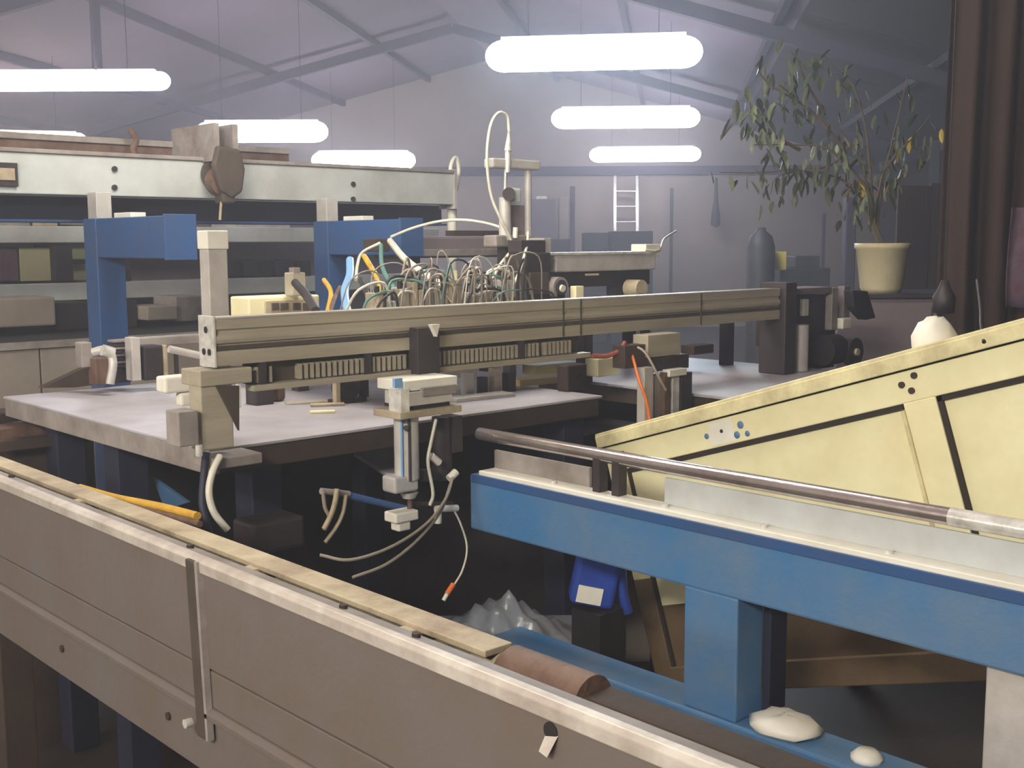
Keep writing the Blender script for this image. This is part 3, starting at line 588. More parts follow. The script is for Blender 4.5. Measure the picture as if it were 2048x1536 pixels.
# rear bench and machine frame
BY = 4.9
t = E('rear_bench', (2.3, 5.2, 0), 'long greige bench with a black top behind the table', 'bench')
xs = [.2, 1.02, 1.84, 2.66, 3.48, 4.3]
for i in range(5): put('panel', MB().box(xs[i]+.003, xs[i+1]-.003, BY, BY+.02, .05, 1.175), M['bench'], t, .003)
put('top', MB().box(.2, 4.62, BY-.01, 6.32, 1.175, 1.199), M['black'], t, .003); put('front_edge', MB().box(.2, 4.3, BY-.014, BY-.010, 1.172, 1.203), M['tabedge'], t)
put('plinth', MB().box(.2, 4.3, BY+.03, 5.8, 0, 1.17), M['dark'], t)
t = E('rear_machine', (2.4, 5.7, 1.2), 'long pale-railed machine body on the rear bench, behind the blue stands', 'machine')
put('housing', MB().box(.2, 4.6, 5.91, 6.3, 1.201, 1.78), M['greypanel'], t, .005)
put('upper_rail', MB().box(.2, 4.6, 5.60, 5.75, 1.615, 1.695), M['girder'], t, .004)
put('lower_rail', MB().box(.2, 4.6, 5.60, 5.75, 1.335, 1.42), M['girder'], t, .004)
for x_ in (.4, 1.6, 2.8, 4.2): put('foot', MB().box(x_, x_+.08, 5.62, 5.75, 1.201, 1.34), M['dark'], t)
def rm(name, x0, y0, x1, y1, m, Y=5.66, th=.26, bev=.003): return put(name, MB().fy(x0, y0, x1, y1, Y, th), m, t, bev)
rm('green_window', 40, 495, 108, 562, M['green']); rm('pink_window', 0, 495, 36, 562, M['redcloth']); rm('green_window', 143, 495, 176, 560, M['green'])
rm('black_door', 110, 490, 146, 562, M['black'], 5.6); rm('latch', 146, 518, 175, 528, M['black'], 5.6)
rm('dark_column', 244, 500, 262, 562, M['dark'], 5.6)
for k, (x0, x1) in enumerate(((462, 478), (488, 520), (524, 545), (552, 590), (596, 622))): rm('dark_slot', x0, 520+k % 2*3, x1, 552, M['black'])
rm('upper_box', 65, 432, 115, 452, M['strip'], 5.62); rm('upper_box', 0, 430, 60, 452, M['tabedge'], 5.62); rm('upper_box', 470, 440, 580, 458, M['alu'], 5.62); rm('upper_box', 120, 432, 175, 450, M['tabedge'], 5.62)
blk('drawer_case', -60, 596, 112, 655, 5.3, .25, M['bench'], 'greige drawer case on the bench at the left edge', 'case', .01)
blk('drawer_case', 295, 612, 355, 640, 5.3, .25, M['bench'], 'smaller of two greige cases right of the left blue stand', 'case', .006)
blk('drawer_case', 352, 592, 412, 642, 5.36, .25, M['tabedge'], 'taller greige case right of the left blue stand', 'case', .006)
blk('black_step_box', 112, 605, 178, 660, 5.36, .2, M['black'], 'black stepped box on the bench left of the left blue stand', 'box', .006)
blk('black_step_box', 246, 600, 275, 655, 5.4, .2, M['black'], 'black box on the bench just right of the left blue stand', 'box', .006)
# cream controller box with marks
t = E('controller_box', PY(560, 620, 3.3), 'cream controller box with a row of dark buttons behind the gantry bar', 'controller')
put('case', MB().fy(498, 592, 640, 660, 3.3, .12), M['cream'], t, .006)
put('button_panel', MB().fy(532, 600, 630, 630, 3.292, .008), M['strip'], t, .002)
for x_ in (545, 563, 588, 608): put('button', MB().fy(x_, 606, x_+14, 620, 3.286, .008), M['groove'], t, .001)
put('box_leg', MB().fy(505, 660, 520, 790, 3.34, .03), M['dark'], t)
put('box_leg', MB().fy(610, 655, 625, 775, 3.34, .03), M['dark'], t)

# ---------------------------------------------------------------- valve carriage behind the bar
t = E('carriage_plate', (2.7, 3.0, TZ), 'steel carriage plate carrying the valves behind the gantry bar', 'plate')
cx0 = PY(640, 640, 2.95).x; cx1 = PY(1370, 600, 2.95).x
put('plate', MB().box(cx0, cx1, 2.62, 3.25, 1.335, 1.35), M['tabedge'], t, .002)
for x_ in (cx0+.05, cx1-.9, cx1-.1):
    for y_ in (2.66, 3.16): put('leg', MB().box(x_, x_+.04, y_, y_+.04, TZ-.0, 1.335), M['dark'], t)
def vp(px, py, Y): return PY(px, py, Y)
rnd = random.Random(11)
vb_cols = ['alu', 'profile', 'dark', 'strip', 'tabedge', 'alu']
t = E('valve_island', (cx0+.4, 2.9, 1.35), 'row of small pneumatic valves with knots of thin tubing, behind the gantry bar', 'valves')
put('base_rail', MB().box(cx0+.1, PY(1030, 600, 2.85).x, 2.78, 2.92, 1.35, 1.372), M['alu'], t, .002)
xA = cx0+.12; xB = PY(1025, 600, 2.85).x
nv = 22
for k in range(nv):
    x_ = xA+(xB-xA)*k/nv; h_ = rnd.uniform(.05, .12); w_ = (xB-xA)/nv*.72; y_ = 2.80+rnd.uniform(-.01, .03)
    vb = put('valve', MB().box(x_, x_+w_, y_, y_+.07, 1.372, 1.372+h_), M[rnd.choice(vb_cols)], t, .003)
    put('coil', MB().cyl((x_+w_/2, y_+.02, 1.372+h_), (x_+w_/2, y_+.02, 1.372+h_+rnd.uniform(.012, .03)), w_*.38, seg=10), M[rnd.choice(['dark', 'black', 'silver', 'cream'])], vb)
for k in range(64):
    x_ = rnd.uniform(xA, xB); dx = rnd.uniform(-.2, .2); hh = rnd.uniform(.04, .15); y_ = rnd.uniform(2.76, 2.88)
    put('tubing', MB().tube([(x_, y_, 1.40), (x_+dx*.2, y_+rnd.uniform(-.03, .03), 1.40+hh), (x_+dx*.8, y_+rnd.uniform(-.03, .05), 1.40+hh*rnd.uniform(.6, 1.1)), (x_+dx, y_+.02, 1.39)], rnd.choice([.0025, .0035, .0045]), 6, 5), M[rnd.choice(['hose', 'cable', 'darkcable', 'cable', 'hose', 'tabedge', 'cable', 'teal'])], t)
# grey tank / tray behind the valves
t = E('roll_cradle', vp(920, 500, 3.85), 'dull grey long cradle behind the valves', 'cradle')
put('trough', MB().fy(790, 472, 1062, 515, 3.85, .16), M['greypanel'], t, .012); put('lid_strip', MB().fy(800, 498, 1050, 512, 3.83, .02), M['tabedge'], t, .003)
put('dark_slot', MB().fy(908, 461, 998, 472, 3.9, .06), M['darkbar'], t, .002)
for x_ in (830, 1020): put('leg', MB().fy(x_, 515, x_+12, 760, 3.85, .05), M['dark'], t)
t = E('dark_drive_box', vp(1075, 600, 2.95), 'dark grey drive box standing right of the valves', 'box')
put('body', MB().fy(1052, 505, 1102, 600, 2.95, .10), M['dark'], t, .005); put('upper_body', MB().fy(1042, 480, 1092, 506, 2.97, .07), M['dark'], t, .004)
put('cover', MB().fy(1060, 545, 1098, 588, 2.942, .008), M['groove'], t, .002)
t = E('silver_channel', vp(1210, 520, 3.0), 'wide silver channel with raised ends right of the dark drive box', 'channel')
put('web', MB().fy(1112, 508, 1312, 542, 3.0, .10), M['alu'], t, .006)
put('top_lip', MB().fy(1090, 504, 1312, 509, 2.995, .12), M['silver'], t, .001)
put('end_cheek', MB().fy(1088, 476, 1102, 508, 3.0, .08), M['alu'], t, .002); put('end_cheek', MB().fy(1292, 488, 1322, 512, 3.0, .08), M['white'], t, .004)
put('under_body', MB().fy(1128, 542, 1300, 572, 3.02, .08), M['black'], t, .004); put('drop_block', MB().fy(1232, 570, 1250, 590, 3.02, .05), M['dark'], t)
put('bright_strip', MB().fy(1172, 547, 1198, 551, 3.015, .01), M['cream'], t)
for x_ in (1150, 1280): put('leg', MB().fy(x_, 565, x_+10, 615, 3.05, .03), M['dark'], t)
t = E('roller', vp(1115, 575, 2.9), 'round roller end with a shiny hub under the silver channel\'s left end', 'roller')
q = vp(1122, 575, 2.92); put('tyre', MB().cyl(q, q+Vector((0, .08, 0)), .038, seg=24), M['tabedge'], t, .004); put('rim', MB().cyl(q-Vector((0, .004, 0)), q+Vector((0, .01, 0)), .028, seg=20), M['dark'], t)
put('hub', MB().cyl(q-Vector((0, .012, 0.004)), q+Vector((0, .01, 0)), .013, seg=14), M['white'], t)
put('roller_foot', MB().box(q.x-.02, q.x+.02, q.y, q.y+.06, 1.35, q.z-.02), M['dark'], t)
t = E('end_roller', vp(1285, 580, 2.92), 'pale roller end under the silver channel\'s right end', 'roller')
q = vp(1284, 577, 2.93); put('drum', MB().cyl(q, q+Vector((0, .07, 0)), .034, seg=20), M['strip'], t, .006); put('roller_foot', MB().box(q.x-.02, q.x+.02, q.y, q.y+.06, 1.35, q.z-.02), M['dark'], t)
blk('yellow_block', 1152, 572, 1168, 600, 2.9, .03, M['cream'], 'small cream block right of the round roller', 'block')
# upright pneumatic tower with looping hose
t = E('pneumatic_tower', vp(1035, 480, 3.1), 'tall upright pneumatic cylinder tower with a crossbar, under the looping hose', 'tower')
Yt = 3.08
put('crossbar', MB().fy(986, 318, 1082, 338, Yt, .05), M['alu'], t, .006)
put('left_barrel', MB().cyl(vp(1010, 480, Yt+.02), vp(1010, 395, Yt+.02), .022), M['alu'], t)
put('rod', MB().cyl(vp(1010, 396, Yt+.02), vp(1012, 330, Yt+.02), .006), M['silver'], t)
put('nozzle', MB().cyl(vp(1015, 345, Yt+.0), vp(1016, 300, Yt), .010), M['silver'], t)
put('nozzle_tip', MB().cyl(vp(1016, 302, Yt), vp(1018, 262, Yt), .014, .004), M['silver'], t)
put('right_rod', MB().cyl(vp(1056, 480, Yt+.02), vp(1056, 338, Yt+.02), .013), M['alu'], t)
put('clamp', MB().fy(1022, 375, 1044, 408, Yt, .04), M['girder'], t, .01); put('knuckle', MB().cyl(vp(1018, 388, Yt-.01), vp(1018, 388, Yt+.03), .024), M['dark'], t)
put('plate', MB().fy(1018, 410, 1050, 480, Yt+.03, .02), M['greypanel'], t, .004)
put('valve', MB().cyl(vp(1031, 455, Yt), vp(1030, 476, Yt), .010), M['white'], t)
put('shoe', MB().fy(992, 470, 1068, 494, Yt, .07), M['tabedge'], t, .006)
put('stem', MB().fy(1012, 490, 1050, 610, Yt+.03, .05), M['dark'], t, .004)
hose([vp(1018, 262, Yt), vp(1014, 232, Yt), vp(996, 226, Yt), vp(980, 255, Yt), vp(974, 320, Yt), vp(982, 390, Yt), vp(1002, 440, Yt-.02), vp(1024, 492, Yt-.03), vp(1000, 530, Yt-.05), vp(985, 560, Yt-.1)], .0055, M['hose'], 'thin pale hose rising in a tall loop above the pneumatic tower')
hose([vp(1056, 465, Yt-.05), vp(1054, 490, Yt-.1), vp(1040, 540, Yt-.15), vp(1022, 580, Yt-.18), vp(1012, 608, Yt-.2)], .0055, M['hose'], 'pale hose curving down in front of the dark drive box')
t = E('hose_clamp', vp(765, 480, 3.55), 'dark clamp holding the hose bundle under the right blue arm', 'clamp')
c = vp(768, 488, 3.66); put('body', MB().box(c.x-.03, c.x+.03, c.y-.0, c.y+.1, c.z-.03, c.z+.02), M['darkbar'], t, .004)
Yh = 3.55
hose([vp(780, 482, Yh), vp(812, 520, 3.3), vp(868, 560, 3.1), vp(915, 588, 2.95), vp(955, 612, 2.85)], .0125, M['hose'], 'thick milky hose running diagonally down to the right from the clamp')
hose([vp(782, 474, Yh), vp(830, 455, Yh), vp(885, 442, 3.5), vp(940, 441, 3.4), vp(1000, 455, 3.3), vp(1020, 480, 3.1)], .006, M['hose'], 'pale hose arching from the clamp to the pneumatic tower')
hose([vp(760, 486, Yh), vp(725, 505, Yh), vp(715, 530, 3.4), vp(712, 560, 3.3)], .006, M['hose'], 'short pale hose bending left from the clamp')
hose([vp(700, 520, 3.3), vp(700, 550, 3.2), vp(690, 580, 3.1), vp(692, 610, 2.95), vp(700, 640, 2.8)], .014, M['sky_hose'], 'light blue hose dropping behind the gantry bar')
hose([vp(762, 490, Yh), vp(765, 535, 3.3), vp(790, 578, 3.1), vp(840, 608, 2.95)], .008, M['teal'], 'teal hose dropping from the clamp')
hose([vp(728, 512, 3.4), vp(742, 535, 3.3), vp(756, 560, 3.1), vp(770, 600, 3.0)], .010, M['yellow'], 'yellow hose right of the light blue hose')
hose([vp(648, 560, 3.3), vp(662, 585, 3.1), vp(655, 625, 2.9)], .008, M['yellow'], 'yellow hose left of the light blue hose')
hose([vp(590, 565, 3.2), vp(612, 590, 3.1), vp(632, 622, 2.9)], .014, M['dark'], 'thick dark hose in front of the controller box')
hose([vp(722, 560, 3.2), vp(735, 590, 3.0), vp(742, 615, 2.9)], .010, M['darkcable'], 'dark cable between the blue and teal hoses')
hose([vp(680, 575, 3.2), vp(668, 600, 3.0), vp(660, 625, 2.9)], .008, M['rust'], 'brown cable left of the light blue hose')
hose([vp(1290, 500, 3.0), vp(1318, 500, 3.0), vp(1328, 478, 3.1), vp(1352, 462, 3.2)], .004, M['hose'], 'thin hose flicking up from the silver channel\'s right end')
t = E('cable_stub', vp(600, 560, 3.2), 'short beige cable duct beside the controller box', 'duct')
put('duct', MB().fy(585, 545, 612, 592, 3.25, .05), M['profile'], t, .004); put('duct_cap', MB().fy(588, 535, 600, 546, 3.25, .03), M['tabedge'], t)

# ---------------------------------------------------------------- upright stand and wires right of the table
Ys = 2.22
t = E('upright_stand', PY(1330, 880, Ys), 'grey upright stand with clamps and rods under the gantry bar', 'stand')
def ps(name, *a, m, th=.05, Y=Ys, bev=.002): return put(name, MB().fy(*a, Y, th), m, t, bev)
ps('column', 1288, 735, 1306, 1010, m=M['alu'], th=.03); ps('column', 1310, 750, 1320, 1010, m=M['tabedge'], th=.03, Y=Ys+.02)
ps('head', 1250, 690, 1300, 735, m=M['darkbar'], Y=Ys+.03); ps('head_cover', 1296, 668, 1360, 712, m=M['profile'], Y=Ys+.02, th=.06)
ps('arm_block', 1300, 712, 1378, 740, m=M['dark'], Y=Ys+.02)
ps('chrome_column', 1344, 740, 1358, 1010, m=M['silver'], th=.02); ps('dark_column', 1328, 745, 1340, 1010, m=M['rust'], th=.02)
ps('clamp', 1340, 738, 1374, 752, m=M['white'], th=.03, Y=Ys-.01); ps('cylinder', 1362, 745, 1384, 860, m=M['dark'])
ps('spring_body', 1318, 770, 1346, 1010, m=M['dark'], Y=Ys+.03)
ps('foot', 1280, 1005, 1390, 1020, m=M['darkbar'], Y=Ys-.02, th=.12)
q0 = PY(1335, 1010, Ys+.02); put('pedestal', MB().box(q0.x-.03, q0.x+.03, Ys, Ys+.06, 0, q0.z+.0), M['navy'], t)
put('tie_bar', MB().fy(1290, 660, 1300, 692, GY+.01, .02), M['dark'], t)
hose([PY(1245, 690, 2.28), PY(1262, 705, 2.26), PY(1278, 760, 2.2), PY(1292, 800, 2.18), PY(1300, 845, 2.18)], .0045, M['orange'], 'orange wire hanging in front of the upright stand', 'wire', name='orange_wire')
hose([PY(1185, 712, 2.3), PY(1215, 712, 2.29), PY(1240, 700, 2.28), PY(1250, 684, 2.28)], .007, M['red'], 'rusty red cable left of the orange wire', 'cable', name='cable')
hose([PY(1262, 690, 2.28), PY(1290, 705, 2.22), PY(1318, 755, 2.18), PY(1332, 780, 2.18)], .004, M['cable'], 'thin tan cable arching across the upright stand', 'cable', name='cable')
blk('red_block', 1372, 770, 1402, 800, 2.5, .05, M['red'], 'small rusty red block right of the upright stand', 'block')
a = PZ(1480, 790, .98); mb = MB().box(a.x-.25, a.x+.35, a.y-.12, a.y+.2, .96, .98); one('red_tray', mb, M['red'], 'rusty red tray below the pale bench', 'tray', bev=.004)
blk('dark_knob_block', 1388, 690, 1428, 708, 2.55, .06, M['darkbar'], 'dark block on the pale bench', 'block')
# machine head at the bar's right end
t = E('gantry_motor', PY(1620, 640, 2.4), 'dark drive head with motor and rods at the gantry bar\'s right end', 'motor')
def ph(name, *a, m, th=.05, Y=2.38, bev=.003): return put(name, MB().fy(*a, Y, th), m, t, bev)
ph('top_plate', 1525, 577, 1664, 590, m=M['greypanel'], th=.12); ph('body', 1566, 590, 1662, 690, m=M['dark'], th=.12, Y=2.42)
ph('pale_rod', 1608, 598, 1618, 632, m=M['white'], th=.02, Y=2.40); ph('column', 1664, 575, 1676, 660, m=M['tabedge'], th=.03)
ph('slim_column', 1688, 572, 1700, 650, m=M['greypanel'], th=.03); ph('white_nut', 1686, 636, 1704, 658, m=M['white'], th=.03, Y=2.36, bev=.006)
ph('lower_case', 1575, 688, 1600, 770, m=M['alu'], th=.06); ph('lower_rod', 1602, 700, 1612, 765, m=M['silver'], th=.02)
ph('inner_case', 1580, 640, 1670, 740, m=M['rust'], th=.06, Y=2.46)
q = PY(1682, 700, 2.34); put('motor_drum', MB().cyl(q+Vector((.03, .04, 0)), q+Vector((-.07, .04, 0)), .058, seg=24), M['black'], t, .006)
q = PY(1712, 704, 2.32); put('wheel', MB().cyl(q, q+Vector((0, .03, 0)), .055, seg=28), M['dark'], t, .004); put('wheel_hub', MB().cyl(q-Vector((0, .01, 0)), q, .014, seg=14), M['strip'], t)
mb = MB(); pts_ = [PY(1700, 580, 2.33), PY(1732, 582, 2.33), PY(1748, 636, 2.33), PY(1728, 640, 2.33), PY(1704, 615, 2.33)]
mb.prism([(p.x, p.z) for p in pts_[::-1]], 'y', 2.32, 2.36); put('black_guard', mb, M['black'], t, .006)
pa = PY(1575, 740, 2.46); pb = PY(1690, 740, 2.46); put('pedestal', MB().box(pa.x, pb.x, 2.46, 2.58, TZ+.001, pa.z), M['darkbar'], t, .004)

# ---------------------------------------------------------------- plant on cabinet, curtain
cabF = 5.2
t = E('grey_cabinet', P(1800, 590, cabF)*1.0, 'plain grey steel cabinet under the potted plant', 'cabinet')
q = P(1790, 588, cabF); zt = q.z
def rb(mb_, c_, wR, wF, z0, z1):   # box aligned with the view-level axes
    a_, b_ = RV*wR/2, FV*wF/2; c_ = Vector((c_.x, c_.y, 0)); o_ = [c_-a_-b_, c_+a_-b_, c_+a_+b_, c_-a_+b_]
    mb_._add([Vector((p.x, p.y, z0)) for p in o_]+[Vector((p.x, p.y, z1)) for p in o_], [(0,3,2,1),(4,5,6,7),(0,1,5,4),(1,2,6,5),(2,3,7,6),(3,0,4,7)]); return mb_
cc = q+FV*.25+RV*.18
put('body', rb(MB(), cc, .86, .45, .03, zt-.02), M['greypanel'], t, .006); put('top', rb(MB(), cc, .9, .5, zt-.02, zt), M['dark'], t, .003)
put('door_seam', rb(MB(), cc-FV*.226+RV*.0, .006, .004, .1, zt-.06), M['seal'], t)
potc = P(1762, 578, cabF+.18); potc.z = zt
t = E('potted_plant', potc, 'tall sparse ficus in a cream pot on the grey cabinet', 'plant')
put('pot', MB().lathe(potc, [(0, 0), (.085, 0), (.095, .02), (.118, .20), (.126, .205), (.126, .228), (.115, .228), (.108, .2), (0, .2)], 28), M['pot'], t)
put('soil', MB().cyl(potc+UV*.195, potc+UV*.205, .105, seg=20), M['soil'], t)
pf_ = cabF+.18
tips = [((1748, 460), (1740, 400), (1722, 330), (1690, 270), (1640, 230)), ((1752, 460), (1735, 380), (1660, 300), (1580, 290), (1500, 290)),
        ((1745, 450), (1700, 370), (1610, 340), (1520, 345), (1440, 345)), ((1755, 460), (1762, 380), (1780, 300), (1800, 220), (1815, 150)),
        ((1750, 440), (1740, 340), (1730, 250), (1700, 160), (1650, 110)), ((1690, 300), (1620, 220), (1540, 170), (1510, 130)),
        ((1600, 300), (1530, 260), (1505, 230), (1500, 200)), ((1752, 430), (1770, 340), (1830, 270), (1860, 230)), ((1700, 290), (1660, 330), (1560, 350), (1540, 390)),
        ((1730, 340), (1728, 380), (1718, 410)), ((1650, 230), (1610, 160), (1590, 100))]
rp = random.Random(5)
lm = MB(); pr = [(0, 0), (.18, .16), (.5, .22), (.8, .13), (1, 0)]
vs_ = [(0, 0, 0)]+[(a_*.085, b_*.085*.8, .004) for a_, b_ in pr[1:4]]+[(.085, 0, -.006)]+[(a_*.085, -b_*.085*.8, .004) for a_, b_ in pr[3:0:-1]]
lm._add(vs_+[(.0425, 0, -.003)], [(i, (i+1) % 8, 8) for i in range(8)], True)
leaf_me = mesh('leaf', lm, M['leaf']); yl_me = leaf_me.copy(); yl_me.materials.clear(); yl_me.materials.append(M['yleaf'])
pl_me = leaf_me.copy(); pl_me.materials.clear(); pl_me.materials.append(mat('pale_lit_leaf', (128, 138, 108), .45, 0, (95, 105, 75), .4, 20))  # paler leaf copy, light on some clusters put into the colour
nl = 0
for j, tp in enumerate(tips):
    dF = rp.uniform(-.22, .22) if j else 0
    pts_ = [P(x, y, pf_ + dF*(i/len(tp))) for i, (x, y) in enumerate(tp)]
    if j in (0, 1, 2, 3, 4, 7): pts_ = [potc+UV*.2+RV*rp.uniform(-.02, .02)] + pts_
    put('branch', MB().tube(pts_, (.009, .002), 6, 5), M['bark'], t)
    for k in range(26):
        s_ = rp.uniform(.35, 1)*(len(pts_)-1); i = min(int(s_), len(pts_)-2); p = pts_[i].lerp(pts_[i+1], s_-i)
        p = p + RV*rp.gauss(0, .055) + FV*rp.gauss(0, .06) + UV*rp.gauss(-.01, .05)
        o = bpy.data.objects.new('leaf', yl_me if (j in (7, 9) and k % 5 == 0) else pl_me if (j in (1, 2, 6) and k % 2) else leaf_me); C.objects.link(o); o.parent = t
        o.location = p-t.location; o.rotation_euler = (rp.uniform(-.5, .5), rp.uniform(.6, 1.9), rp.uniform(0, 2*PI)); s_ = rp.uniform(.6, 1.1)*(1.15 if j in (1, 2, 6) else 1); o.scale = (s_, s_, s_); nl += 1
# curtain
def curtain(R0, R1, F, z0, z1, m, name, label, cat, amp=.03, wl=.11, lean=0):
    mb_ = MB(); n_ = max(12, int((R1-R0)/wl*10)); nz = 8; vs_ = []; fs = []
    for side in (0, 1):
        for i in range(n_+1):
            for k in range(nz+1):
                R_ = R0+(R1-R0)*i/n_; z = z0+(z1-z0)*k/nz; a_ = amp*(1.2-.5*k/nz)
                F_ = F+a_*math.sin(2*PI*i/n_*(R1-R0)/wl+.6*math.sin(k*.5))+.4*a_*math.sin(5.3*i/n_*(R1-R0)/wl+1)+side*.004
                vs_.append(W(R_+lean*(1-k/nz)*math.sin(i*.7), F_, z))
    S = (n_+1)*(nz+1)
    for i in range(n_):
        for k in range(nz):
            a_ = i*(nz+1)+k; fs.append((a_, a_+nz+1, a_+nz+2, a_+1)); fs.append((S+a_, S+a_+1, S+a_+nz+2, S+a_+nz+1))
    for k in range(nz): a_ = k; fs.append((a_, a_+1, S+a_+1, S+a_)); a_ = n_*(nz+1)+k; fs.append((a_, S+a_, S+a_+1, a_+1))
    for i in range(n_): a_ = i*(nz+1); fs.append((a_, S+a_, S+a_+nz+1, a_+nz+1)); a_ += nz; fs.append((a_, a_+nz+1, S+a_+nz+1, S+a_))
    mb_._add(vs_, fs, True); return one(name, mb_, m, label, cat)
cF = 4.3
curtain(1.60, 2.9, cF, .9, 2.75, M['cloth'], 'curtain', 'long dark brown curtain hanging in folds at the right edge', 'curtain', .035, .12, .015)
curtain(1.80, 2.02, cF-.12, 1.36, 1.72, M['redcloth'], 'patterned_cloth', 'red and grey patterned cloth hanging before the brown curtain', 'cloth', .02, .09)
t = E('curtain_rod', W(2.2, cF, 2.76), 'curtain rod carrying the brown curtain', 'rod')
put('rod', MB().cyl(W(1.5, cF, 2.80), W(3.0, cF, 2.80), .016), M['dark'], t)
for R_ in (1.55, 2.95): put('rod_hanger', MB().cyl(W(R_, cF, 2.77), W(R_, cF, cz(R_-.14*cF)+.0), .008), M['dark'], t)
put('cloth_hanger', MB().tube([W(1.9, cF-.12, 1.71), W(1.9, cF-.1, 2.2), W(1.9, cF-.02, 2.78)], .004), M['cable'], t)
t = E('hanging_bottle', P(1888, 600, 4.0), 'small dark bottle-shaped weight hanging left of the curtain', 'weight')
q = P(1888, 600, 4.05); put('body', MB().lathe(q-UV*.05, [(0, 0), (.035, .005), (.04, .06), (.022, .09), (.012, .12), (0, .122)], 16), M['dark'], t); put('string', MB().cyl(q+UV*.06, Vector((q.x, q.y, 3.05)), .002), M['black'], t)

t = E('timber_partition', P(1980, 590, 7.0), 'dark brown timber partition behind the potted plant and curtain', 'partition')
for k in range(14):
    a_ = P(1795, 372, 7.0); z1 = a_.z+.02*math.sin(k*2.3); o_ = Vector((a_.x, a_.y, 0))+RV*(k*.20+.1)
    put('board', rb(MB(), o_+FV*(.008*(k % 2)), .196, .03, 0, z1), M['brownwall'], t, .003)
put('rail', rb(MB(), Vector((a_.x, a_.y, 0))+RV*1.4+FV*.05, 2.8, .05, 1.2, 1.3), M['brownwall'], t)
# ---------------------------------------------------------------- back wall items
WF = 21.6
def wp(x, y, F=WF): return P(x, y, F)
def wb(name, x0, y0, x1, y1, m, label, cat, F=WF, dep=.1, bev=.01, tofloor=False):
    a_ = P(x0, (y0+y1)/2, F); b_ = P(x1, (y0+y1)/2, F); z1 = P((x0+x1)/2, y0, F).z; z0 = 0 if tofloor else P((x0+x1)/2, y1, F).z
    return one(name, rb(MB(), (a_+b_)/2+FV*dep/2, (b_-a_).length, dep, z0, z1), m, label, cat, bev=bev)
t = E('ladder', wp(1255, 500), 'bright aluminium ladder leaning on the back wall', 'ladder')
aF = 21.0
for x0, x1 in ((1231, 1230), (1277, 1274)):
    a_ = P(x0, 470, aF); a_.z = 0; b_ = P(x1, 352, WF+.1); put('rail', beam_between(MB(), a_, b_, .05, .06), M['silver'], t)
aL = P(1231, 470, aF); aL.z = 0; bL = P(1230, 352, WF+.1); aR = P(1277, 470, aF); aR.z = 0; bR = P(1274, 352, WF+.1)
for k in range(1, 10):
    put('rung', MB().cyl(aL.lerp(bL, k/10), aR.lerp(bR, k/10), .018), M['silver'], t)
wb('wall_disc', 1072, 392, 1094, 414, M['white'], 'round white disc hung on the back wall', 'disc', bev=.09, dep=.05)
wb('board', 1340, 376, 1346, 560, M['dark'], 'thin dark pole standing against the back wall right of the ladder', 'pole', dep=.06, tofloor=True)
wb('board', 1140, 372, 1150, 500, M['steel'], 'thin dark pole standing against the back wall left of the ladder', 'pole', dep=.06, tofloor=True)
mb = MB(); q = wp(1431, 455); mb.lathe(q, [(0, 0), (.09, .05), (.08, .25), (.04, .5), (.025, .9), (0, .92)], 12); one('broom', mb, M['dark'], 'dark brush hanging head down on the back wall', 'brush')
wb('crate', 1168, 465, 1216, 505, M['dark'], 'dark crate below the ladder, on its left', 'crate', 18.5, .6, tofloor=True)
wb('crate', 1222, 462, 1306, 505, M['dark'], 'long dark crate right at the foot of the ladder', 'crate', 18.4, .6, tofloor=True)
wb('crate', 1104, 478, 1140, 505, M['dark'], 'small dark crate above the silver channel\'s left end', 'crate', 18.5, .6, tofloor=True)
wb('steel_locker', 1062, 398, 1112, 500, M['greypanel'], 'grey locker behind the pneumatic tower', 'locker', 20.5, .6, tofloor=True)
wb('tall_board', 1118, 395, 1136, 500, M['bench'], 'narrow pale board beside the grey locker', 'board', 20.8, .2, tofloor=True)
t = E('gas_bottle', wp(1520, 590, 9.5), 'dark upright gas bottle in front of the back wall', 'bottle')
q = P(1520, 590, 9.5); z1 = P(1520, 455, 9.5).z
put('shell', MB().lathe((q.x, q.y, 0), [(0, 0), (.11, .0), (.115, .03), (.115, z1-.16), (.09, z1-.07), (.04, z1-.03), (.035, z1), (0, z1)], 20), M['dark'], t)
q2 = P(1528, 590, 9.9); put('side_shell', MB().lathe((q2.x, q2.y, 0), [(0, 0), (.08, 0), (.08, z1-.2), (.05, z1-.13), (0, z1-.12)], 16), M['navy'], t)
wb('yellow_sign', 1550, 503, 1573, 540, M['notice'], 'small yellow notice on the dark cart by the gas bottle', 'sign', 9.98, .01)
wb('dark_cart', 1560, 536, 1660, 590, M['dark'], 'dark cart beside the gas bottle', 'cart', 10.0, .5, tofloor=True)
wb('cart_crate', 1590, 512, 1640, 536, M['dark'], 'dark box on the cart right of the yellow notice', 'box', 10.05, .3)
wb('vertical_post', 1690, 395, 1712, 590, M['steel'], 'dark roof post standing behind the potted plant', 'post', 9.0, .1, tofloor=True)
wb('hook_rail', 1642, 425, 1650, 590, M['steel'], 'thin dark pole left of the roof post', 'pole', 12.0, .04, tofloor=True)

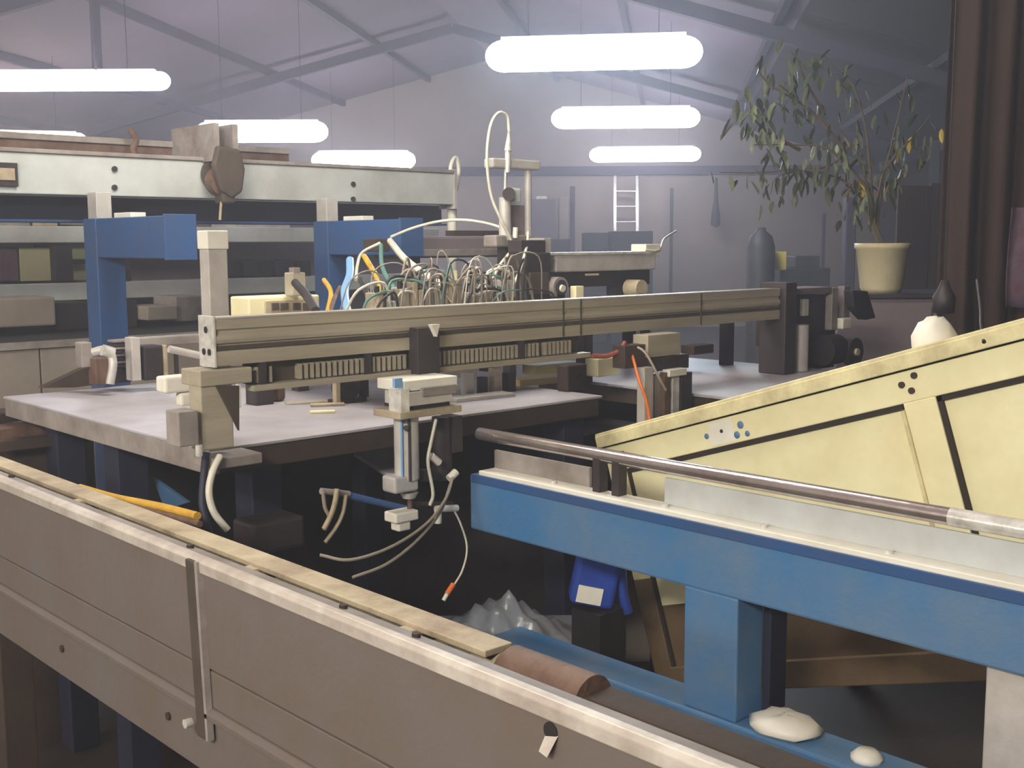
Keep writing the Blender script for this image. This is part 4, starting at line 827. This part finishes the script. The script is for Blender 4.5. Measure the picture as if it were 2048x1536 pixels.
# ---------------------------------------------------------------- under the frame: sacks, film, boards
q = P(1198, 1170, 2.9)
t = E('blue_sack', (q.x, q.y, q.z-.12), 'blue plastic sack with a white label under the blue frame', 'sack')
mb = MB(); mb.M = Matrix.Translation(q) @ Matrix.Rotation(math.radians(-43), 4, 'Z') @ Matrix.Rotation(.2, 4, 'Y')
mb.box(-.07, .045, -.03, .05, -.055, .10); bo = put('film', mb, M['bag'], t, .014, seg=3)
mb = MB(); mb.M = Matrix.Translation(q) @ Matrix.Rotation(math.radians(-43), 4, 'Z') @ Matrix.Rotation(.2, 4, 'Y'); mb.box(-.055, .01, -.034, -.0295, -.045, .0); put('paper_label', mb, M['white'], t)
put('side_fold', MB().tube([q+RV*.055+UV*.08, q+RV*.062-UV*.02, q+RV*.075-UV*.075], .014), M['bag'], t)
put('stool', MB().box(q.x-.05, q.x+.05, q.y-.05, q.y+.05, 0, q.z-.06), M['black'], t)
# crumpled film heap
n_ = 26; mb = MB(); ctr = PZ(1004, 1208, .62); vs_ = []
for i in range(n_+1):
    for k in range(n_+1):
        a_ = (i/n_-.5); b_ = (k/n_-.5); r_ = math.hypot(a_, b_)*2
        p = ctr + RV*a_*.48 + FV*b_*.5; h_ = .14*max(0, 1-r_)+.03*math.sin(a_*31+b_*7)*math.cos(b_*23)*max(0, 1.1-r_)+rp.uniform(-.004, .004)
        vs_.append((p.x, p.y, max(.505, .5+h_)))
fs = [(i*(n_+1)+k, i*(n_+1)+k+1, (i+1)*(n_+1)+k+1, (i+1)*(n_+1)+k) for i in range(n_) for k in range(n_)]
mb._add(vs_, [f[::-1] for f in fs], True); one('film_heap', mb, M['film'], 'heap of crumpled clear plastic film below the conveyor', 'film')
mb = MB(); rb(mb, ctr, .5, .45, 0, .5); one('floor_crate', mb, M['black'], 'black crate under the heap of film', 'pallet')
c_ = PZ(1180, 1150, .3); mb = MB(); rb(mb, c_+FV*.1, .8, .5, 0, .3); one('floor_box', mb, M['bench'], 'long greige box on the floor behind the blue sack', 'box')
# things at the far left below the table
blk('cream_cabinet', -120, 868, 195, 1100, 3.7, .5, M['bench'], 'greige cabinet under the table\'s left corner', 'cabinet', .01)
for i, (x0, y0, x1, y1, z_) in enumerate(((-40, 838, 150, 812, 1.06), (-40, 868, 175, 842, 1.03), (-40, 892, 180, 868, 1.0))):
    a_ = PZ(x0, y0, z_); b_ = PZ(x1, y1, z_)
    mb = beam_between(MB(), a_, b_, .12, .03); one('dark_board', mb, M[('darkbar', 'rust', 'darkbar')[i]], ('topmost of three dark boards poking out left of the table corner', 'brownish middle board of the three left of the table corner', 'lowest of three dark boards left of the table corner')[i], 'board')
    if i == 2:
        mb = MB(); mb.box(a_.x+.1, a_.x+.2, a_.y, a_.y+.1, 0, .98); one('board_trestle', mb, M['darkbar'], 'dark trestle under the boards at the left edge', 'trestle')
mb = MB(); q = PX(300, 1530, .97); mb.box(1.0, 1.3, q.y-.1, q.y+.3, 0, .25); one('dark_bin', mb, M['dark'], 'dark bin on the floor under the near plate', 'bin')
print('leaves', nl, 'objects', len(bpy.data.objects))
